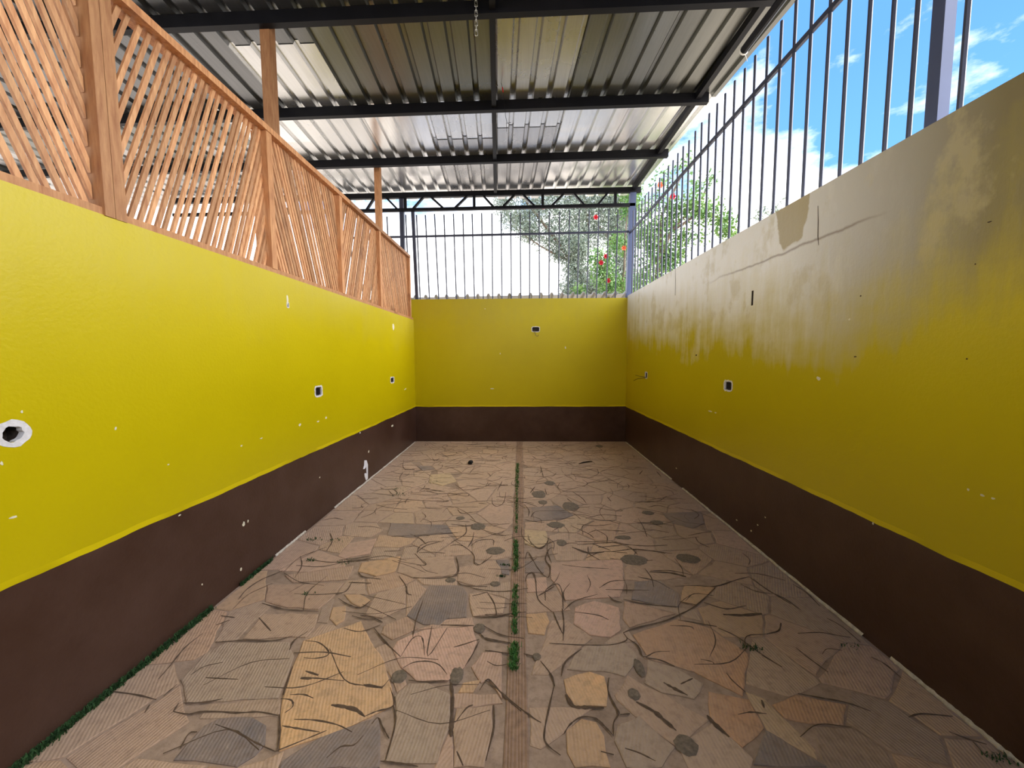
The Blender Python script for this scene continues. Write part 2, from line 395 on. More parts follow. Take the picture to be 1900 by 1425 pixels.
# flakes knocked out of the paint
def chips(par, axis, front, sgn, lst, m, seed):
    R_ = random.Random(seed)
    for (u, z, a, b) in lst:
        n = 8; pl = []
        for i in range(n):
            t = 2*math.pi*i/n; k = R_.uniform(.6, 1.15); pl.append((u+math.cos(t)*a*k*.72, z+math.sin(t)*b*k*.72))
        p = [((front-sgn*.002, q[0], q[1]) if axis == 0 else (q[0], front-sgn*.002, q[1])) for q in pl]
        o = MB().prism(p, (sgn*.0032, 0, 0) if axis == 0 else (0, sgn*.0032, 0)).build('paint_chip', m); o.parent = par
chips(wl, 0, XL, 1, [(1.3482,1.3015,0.006,0.008),(1.2809,1.1252,0.0069,0.0115),(1.664,1.1777,0.0091,0.0098),(2.4256,0.9147,0.0144,0.0107),(2.6194,0.9229,0.0223,0.0077),(3.0888,0.9343,0.0231,0.018),(3.3741,0.912,0.0275,0.0098),(3.5188,0.923,0.0298,0.0153),(5.51,1.9296,0.0716,0.0785),(1.2956,0.9207,0.0202,0.0059),(1.9488,0.6462,0.0126,0.0058),(2.4047,0.3896,0.0192,0.0215),(2.4448,0.3902,0.0099,0.0146),(2.3582,0.102,0.0139,0.0178),(2.0596,0.1857,0.0071,0.0094),(3.3614,0.3927,0.0183,0.0099),(4.4831,0.3472,0.0323,0.0262),(2.9993,1.9554,0.0212,0.0684),(6.0006,0.9791,0.0859,0.0173),(5.3487,0.5049,0.0688,0.0233),(1.9051,0.9391,0.009,0.0056),(4.2575,0.6261,0.029,0.0124)], M['chip'], 1)
chips(wr, 0, XR, -1, [(2.3498,1.3572,0.0207,0.0198),(3.646,0.964,0.0604,0.0104),(3.5454,0.9635,0.0288,0.0101),(1.545,0.9485,0.0072,0.0088),(1.4978,0.9437,0.0101,0.0064),(1.4637,0.9438,0.0081,0.0062),(1.9399,0.6281,0.0058,0.0112),(3.1414,0.1092,0.0154,0.0091),(2.8637,0.1946,0.0128,0.0083),(2.9396,0.1112,0.0135,0.0128),(2.1572,1.6952,0.0104,0.009),(5.5512,1.9968,0.0466,0.0388),(4.3865,0.1793,0.0299,0.0126),(2.7805,0.291,0.012,0.008)], M['chip'], 2)
chips(wr, 0, XR, -1, [(2.1054,1.4893,0.0132,0.0059),(1.5888,1.4814,0.0056,0.0044),(3.9735,1.503,0.024,0.0112),(2.0959,1.8154,0.0065,0.0058),(1.5523,2.0133,0.0103,0.0042),(1.5867,1.8612,0.0037,0.0043)], M['scar'], 3)
chips(wb, 1, D, -1, [(-0.4993,0.9364,0.0661,0.0142),(0.7745,1.644,0.0186,0.0371),(-0.3539,1.5466,0.0141,0.0187),(-0.6094,2.316,0.0186,0.0092),(-2.1605,2.0303,0.0189,0.0186)], M['chip'], 4)
# white splash of paint on the left dado, down to the floor
W = [(4.35,0.277), (4.412,0.26), (4.447,0.197), (4.433,0.028), (4.377,0.024), (4.343,0.084), (4.338,0.119), (4.376,0.116), (4.399,0.096), (4.395,0.186), (4.35,0.173), (4.305,0.184), (4.338,0.222)]
o = MB().prism([(XL-.002, q[0], max(q[1], .004)) for q in W], (.0035, 0, 0)).build('paint_splash', M['whitepaint']); o.parent = wl; o['label'] = 'hooked splash of white paint low on the brown dado'
# vertical crack on the right wall
for pts in ([(2.429,2.412), (2.42,2.319), (2.416,2.227), (2.407,2.17)], [(4.579,2.556), (4.56,2.384), (4.555,2.208)]):
    q = [(XR-.001, p[0], p[1]) for p in pts]
    o = MB().tube(q, [.001, .0022, .0022, .001][:len(q)], 5).build('wall_crack', M['scar']); o.parent = wr

# ------------------------------------------------------------------ flagstones
PAL = dict(orange=(170, 134, 94), tan=(148, 124, 104), pink=(162, 130, 114), slate=(82, 78, 80), grey=(132, 117, 102), brown=(142, 115, 96), yellow=(162, 142, 108), rust=(150, 114, 86))
PAL = {k: tuple(.9*a+.1*b for a, b in zip(v, (146, 122, 103))) for k, v in PAL.items()}
SOFT = {k: tuple(.45*a+.55*b for a, b in zip(v, (146, 122, 103))) for k, v in PAL.items()}
STONES = [('orange',[(-1.1506,1.8611),(-0.9081,2.0165),(-0.7933,1.8674),(-0.672,1.7334),(-0.5873,1.591),(-0.5509,1.505),(-0.6882,1.414),(-0.9227,1.3094),(-1.0488,1.5263),(-1.1063,1.6968)]),('slate',[(-0.6012,2.3602),(-0.3885,2.355),(-0.341,2.2804),(-0.3145,2.0596),(-0.4231,2.0444),(-0.458,1.9922),(-0.5496,1.9969),(-0.6615,2.0672),(-0.6254,2.2124)]),('pink',[(-0.6531,1.8698),(-0.5295,1.9538),(-0.2685,1.9892),(-0.2331,1.8772),(-0.266,1.7214),(-0.3422,1.6293),(-0.4847,1.6311),(-0.5837,1.7062),(-0.6601,1.8151)]),('grey',[(-0.5169,1.6133),(-0.4294,1.6192),(-0.3186,1.5634),(-0.288,1.4182),(-0.3087,1.3299),(-0.3097,1.2785),(-0.5068,1.2775),(-0.5179,1.4273),(-0.5593,1.551)]),('tan',[(-0.2749,1.4953),(-0.1252,1.5129),(-0.1146,1.4148),(-0.1363,1.2688),(-0.248,1.2666),(-0.2771,1.4118)]),('slate',[(-0.8901,1.273),(-0.7983,1.3602),(-0.6817,1.4141),(-0.5929,1.45),(-0.5187,1.2614),(-0.8846,1.2458)]),('slate',[(-1.2968,1.2704),(-1.2921,1.4019),(-1.2541,1.4323),(-1.1245,1.4418),(-1.0389,1.4066),(-0.9927,1.3328),(-1.0033,1.2912),(-1.0424,1.2531)]),('grey',[(-1.5522,1.8465),(-1.2192,1.8523),(-1.14,1.7644),(-1.0896,1.6145),(-1.0698,1.5296),(-1.4492,1.4968),(-1.5881,1.6171),(-1.5999,1.7665)]),('tan',[(-1.5034,2.0665),(-1.1829,2.0719),(-1.1402,1.9432),(-1.1541,1.8895),(-1.4828,1.8723),(-1.5036,2.026)]),('brown',[(-1.6723,2.3428),(-1.1748,2.3773),(-1.1688,2.2346),(-1.2054,2.1136),(-1.3968,2.1248),(-1.5673,2.1737)]),('brown',[(-1.6238,2.453),(-1.1998,2.579),(-1.17,2.4136),(-1.5182,2.3718)]),('orange',[(-1.1596,2.6219),(-0.9057,2.7143),(-0.8755,2.5133),(-0.9886,2.4537),(-1.1403,2.5091)]),('pink',[(-1.3828,2.9024),(-1.1929,2.9856),(-1.15,2.7453),(-1.3146,2.6742),(-1.379,2.7071)]),('tan',[(-0.8914,2.6696),(-0.5061,2.7204),(-0.4497,2.5299),(-0.4603,2.4621),(-0.7299,2.4391),(-0.861,2.5037)]),('tan',[(-0.445,2.5703),(-0.2001,2.6693),(-0.1419,2.575),(-0.1486,2.3939),(-0.2938,2.3565),(-0.4236,2.4074)]),('tan',[(-0.3246,2.2725),(-0.2135,2.2825),(-0.0991,2.2288),(-0.1079,2.0971),(-0.2783,2.0669),(-0.3024,2.1432)]),('pink',[(-0.1959,1.8023),(-0.0986,1.8145),(-0.0852,1.5441),(-0.1498,1.6415),(-0.1853,1.6236),(-0.2413,1.7124)]),('orange',[(-0.2666,1.6221),(-0.1871,1.6408),(-0.216,1.5733),(-0.2806,1.5721)]),('tan',[(-0.9183,2.2709),(-0.7493,2.3578),(-0.6922,2.1366),(-0.7942,2.0447),(-0.9071,2.0698)]),('orange',[(-1.1156,2.2514),(-1.0138,2.2531),(-0.918,2.1922),(-0.9652,2.1393),(-1.0267,2.1677)]),('orange',[(-1.1262,2.1293),(-1.0557,2.1451),(-1.0072,2.0213),(-1.0343,1.9823),(-1.0965,2.0329)]),('brown',[(-0.7639,1.9869),(-0.6595,2.0604),(-0.5682,1.9654),(-0.6824,1.8806),(-0.7594,1.9257)]),('orange',[(0.1973,1.6478),(0.3245,1.6947),(0.3873,1.6688),(0.3884,1.5925),(0.3645,1.5183),(0.2303,1.5158),(0.2004,1.5809)]),('pink',[(0.322,2.1537),(0.4485,2.215),(0.5805,2.1581),(0.5459,1.9725),(0.4761,1.918),(0.368,1.9336),(0.2935,2.0178)]),('slate',[(0.7534,2.4174),(0.9196,2.4381),(0.9947,2.2863),(0.9373,2.1713),(0.7674,2.2053),(0.6788,2.2341)]),('pink',[(0.2177,2.6433),(0.7423,2.6948),(0.6793,2.3985),(0.6108,2.2562),(0.2724,2.2197),(0.2018,2.4448)]),('rust',[(0.6011,1.9376),(0.8943,2.067),(1.0389,1.9932),(1.1426,1.8158),(0.974,1.5792),(0.82,1.7037),(0.6267,1.8066)]),('grey',[(0.623,1.7713),(0.7381,1.7253),(0.8302,1.6379),(0.7547,1.5596),(0.6262,1.5888),(0.5637,1.6373)]),('orange',[(0.0287,2.0925),(0.1466,2.1083),(0.1593,2.0283),(0.1258,1.9294),(0.0395,1.9397)]),('pink',[(0.0338,2.4421),(0.1705,2.4628),(0.1707,2.3134),(0.0388,2.2948)]),('brown',[(0.6302,2.218),(0.7647,2.1684),(0.8923,2.1072),(0.5995,1.9917),(0.5785,2.0616)]),('orange',[(0.1794,1.4073),(0.2486,1.4588),(0.3056,1.4461),(0.3262,1.3908),(0.3247,1.2776),(0.1957,1.2752),(0.1728,1.3274)]),('grey',[(0.3918,1.4376),(0.4919,1.4773),(0.5441,1.4013),(0.5877,1.3529),(0.5122,1.2812),(0.3833,1.2788),(0.3628,1.3728)]),('slate',[(0.8506,1.2967),(0.9785,1.4269),(1.0463,1.3555),(1.1146,1.2945)]),('rust',[(0.8354,1.5966),(0.9905,1.5601),(0.977,1.4353),(0.8459,1.3578),(0.7808,1.4722)]),('grey',[(0.3286,1.854),(0.5423,1.8797),(0.5801,1.7855),(0.485,1.6706),(0.3942,1.7005),(0.2193,1.7066),(0.2712,1.8003)]),('orange',[(1.068,2.3874),(1.2487,2.3646),(1.0494,2.1878),(0.9703,2.2161)]),('slate',[(-1.1713,3.2716),(-0.6618,3.2387),(-0.5817,3.0892),(-0.9491,3.0135),(-1.127,3.0458)]),('yellow',[(-0.0,3.171),(0.2126,3.1369),(0.2307,2.9309),(0.1316,2.8511),(0.0109,2.9277)]),('slate',[(0.1088,3.6453),(0.3694,3.6984),(0.4956,3.4636),(0.3741,3.3754),(0.1174,3.3301)]),('slate',[(1.3505,3.5198),(1.7294,3.5707),(1.642,3.3104),(1.4918,3.2109),(1.359,3.3065)]),('slate',[(0.014,2.6632),(0.1812,2.6658),(0.1573,2.5133),(0.013,2.511)]),('slate',[(-0.1834,2.6736),(-0.0883,2.6751),(-0.0825,2.4857),(-0.1308,2.4967)]),('yellow',[(-1.1452,4.6674),(-0.9077,4.7514),(-0.7718,4.406),(-0.9101,4.2657),(-1.0972,4.367)]),('slate',[(-1.4247,5.0368),(-1.2384,5.0572),(-1.1524,4.9209),(-1.2895,4.8322)]),('rust',[(1.0756,1.5374),(1.2129,1.5887),(1.2982,1.5655),(1.3956,1.5433),(1.3049,1.4521),(1.1728,1.4567),(1.0913,1.4768)])]
SX0, SX1 = -.068, .026                  # the grooved channel down the middle
def shrink(poly, d):
    cx = sum(p[0] for p in poly)/len(poly); cy = sum(p[1] for p in poly)/len(poly)
    out = []
    for p in poly:
        l = math.hypot(p[0]-cx, p[1]-cy) or 1; k = max(.3, 1-d/l); out.append((cx+(p[0]-cx)*k, cy+(p[1]-cy)*k))
    return out
def rough(poly, seed, amp):
    R_ = random.Random(seed); out = []
    for i, p in enumerate(poly):
        q = poly[(i+1) % len(poly)]; l = math.hypot(q[0]-p[0], q[1]-p[1]); out.append(p)
        k = min(4, int(l/.09))
        for j in range(1, k+1):
            f = j/(k+1); nx, ny = -(q[1]-p[1])/l, (q[0]-p[0])/l; a = R_.uniform(-1, 1)*amp
            out.append((p[0]+(q[0]-p[0])*f+nx*a, p[1]+(q[1]-p[1])*f+ny*a))
    return out
def stone(poly, top, colour, seed):
    # a slab with a chamfered rim
    n = len(poly); inn = shrink(poly, .006)
    V = [(p[0], p[1], -.002) for p in poly]+[(p[0], p[1], top-.002) for p in poly]+[(p[0], p[1], top) for p in inn]
    F_ = [tuple(range(2*n, 3*n))]
    for k in range(2):
        F_ += [(k*n+i, k*n+(i+1) % n, (k+1)*n+(i+1) % n, (k+1)*n+i) for i in range(n)]
    o = mesh('flagstone', V, F_, M['stone']); o.parent = fl
    R_ = random.Random(seed); k = 2.1*R_.uniform(.92, 1.08)
    c = s2l(*colour); o.color = (c[0]*k, c[1]*k, c[2]*k, 1)
    return o
def inpoly(p, poly):
    c = False; j = len(poly)-1
    for i in range(len(poly)):
        a, b = poly[i], poly[j]
        if (a[1] > p[1]) != (b[1] > p[1]) and p[0] < (b[0]-a[0])*(p[1]-a[1])/(b[1]-a[1])+a[0]: c = not c
        j = i
    return c
traced = []
for i, (cn_, pl) in enumerate(STONES):
    pl = clip(clip(pl, 1, 0, XR-.03), -1, 0, -(XL+.03))
    cx = sum(p[0] for p in pl)/len(pl)
    pl = clip(pl, 1, 0, SX0-.004) if cx < (SX0+SX1)/2 else clip(pl, -1, 0, -(SX1+.004))
    if len(pl) < 3: continue
    traced.append(pl); stone(rough(pl, i, .006), .0062, PAL[cn_], i)
# the rest of the crazy paving: irregular cells between the big slabs
R_ = random.Random(11); seeds = []
y = Y0+.1
tries = 0
while tries < 6000 and len(seeds) < 210:
    tries += 1
    p = (R_.uniform(XL+.05, XR-.05), R_.uniform(.7, D-.05))
    if abs(p[0]-(SX0+SX1)/2) < .12: continue
    if any(inpoly(p, t) for t in traced): continue
    if all(math.hypot(p[0]-q[0], p[1]-q[1]) > .21 for q in seeds): seeds.append(p)
tcs = [(sum(p[0] for p in t)/len(t), sum(p[1] for p in t)/len(t)) for t in traced]
NAMES = ['tan']*6+['brown']*4+['grey']*3+['pink']*4+['orange']*2+['slate', 'rust', 'yellow']
for i, s in enumerate(seeds):
    lo, hi = (XL+.02, SX0-.006) if s[0] < SX0 else (SX1+.006, XR-.02)
    cell = [(lo, .3), (hi, .3), (hi, D-.02), (lo, D-.02)]
    for q in seeds:
        if q is s: continue
        dx, dy = q[0]-s[0], q[1]-s[1]; l = math.hypot(dx, dy)
        if l > 1.6: continue
        cell = clip(cell, dx/l, dy/l, (dx*(q[0]+s[0])+dy*(q[1]+s[1]))/2/l-.006)
        if len(cell) < 3: break
    for t, c in zip(traced, tcs):        # stay clear of the big slabs
        best = None
        for a in range(len(t)):
            p, q = t[a], t[(a+1) % len(t)]; l = math.hypot(q[0]-p[0], q[1]-p[1])
            if l < 1e-4: continue
            nx, ny = (q[1]-p[1])/l, -(q[0]-p[0])/l
            if nx*(c[0]-p[0])+ny*(c[1]-p[1]) > 0: nx, ny = -nx, -ny
            d = nx*(s[0]-p[0])+ny*(s[1]-p[1])
            if best is None or d > best[0]: best = (d, -nx, -ny, -(nx*p[0]+ny*p[1])-.006)
        if best and best[0] > 0 and math.hypot(s[0]-c[0], s[1]-c[1]) < 1.3 and len(cell) >= 3: cell = clip(cell, *best[1:])
    if len(cell) < 3: continue
    ar = abs(sum(cell[k][0]*cell[(k+1) % len(cell)][1]-cell[(k+1) % len(cell)][0]*cell[k][1] for k in range(len(cell))))/2
    if ar < .004: continue
    nm = R_.choice(NAMES); far_ = min(1, max(0, (s[1]-2.6)/1.6))*.65
    stone(rough(cell, 500+i, .008), .0042, tuple(a*(1-far_)+b*far_ for a, b in zip(SOFT[nm], (145, 123, 105))), 500+i)
# channel of ribbed clay between the two halves
V = []; F_ = []; n = 15; ys = [.2+k*(D-.25)/30 for k in range(31)]
for yy in ys:
    for k in range(n):
        V.append((SX0+(SX1-SX0)*k/(n-1)+.002*math.sin(yy*5+k), yy, .003+.0035*(k % 2)))
for a in range(30):
    for k in range(n-1): F_.append((a*n+k, a*n+k+1, (a+1)*n+k+1, (a+1)*n+k))
o = mesh('channel_strip', V, F_, M['strip'], fix=False); o.parent = fl; o['label'] = 'brown ribbed channel down the middle of the paving'
# dark scratched grooves
def smooth(pts, k=4):
    if len(pts) < 3:
        return [Vector((*pts[0], 0)).lerp(Vector((*pts[-1], 0)), i/4) for i in range(5)]
    P = [Vector((*p, 0)) for p in pts]; P = [P[0]*2-P[1]]+P+[P[-1]*2-P[-2]]; out = []
    for i in range(1, len(P)-2):
        for j in range(k):
            t = j/k; a, b, c, d = P[i-1:i+3]
            out.append(.5*((2*b)+(c-a)*t+(2*a-5*b+4*c-d)*t*t+(3*b-a-3*c+d)*t**3))
    out.append(P[-2]); return out
def ribbon(mb, pts, w, R_, z0=.0060, z1=.0078):
    S_ = smooth(pts); n = len(S_); b = len(mb.v); V = []; F_ = []
    for i, p in enumerate(S_):
        d = (S_[min(i+1, n-1)]-S_[max(i-1, 0)]); d = d.normalized() if d.length > 1e-6 else Vector((1, 0, 0))
        a = Vector((-d.y, d.x, 0)); ww = w*(.25+.75*math.sin(math.pi*(i+.4)/(n-.2))**.7)*R_.uniform(.55, 1.35)
        V += [(p+a*ww)[:2]+(z0,), tuple(p[:2])+(z1,), (p-a*ww)[:2]+(z0,)]
    for i in range(n-1):
        F_ += [(3*i, 3*i+1, 3*i+4, 3*i+3), (3*i+1, 3*i+2, 3*i+5, 3*i+4)]
    mb.add(V, F_)
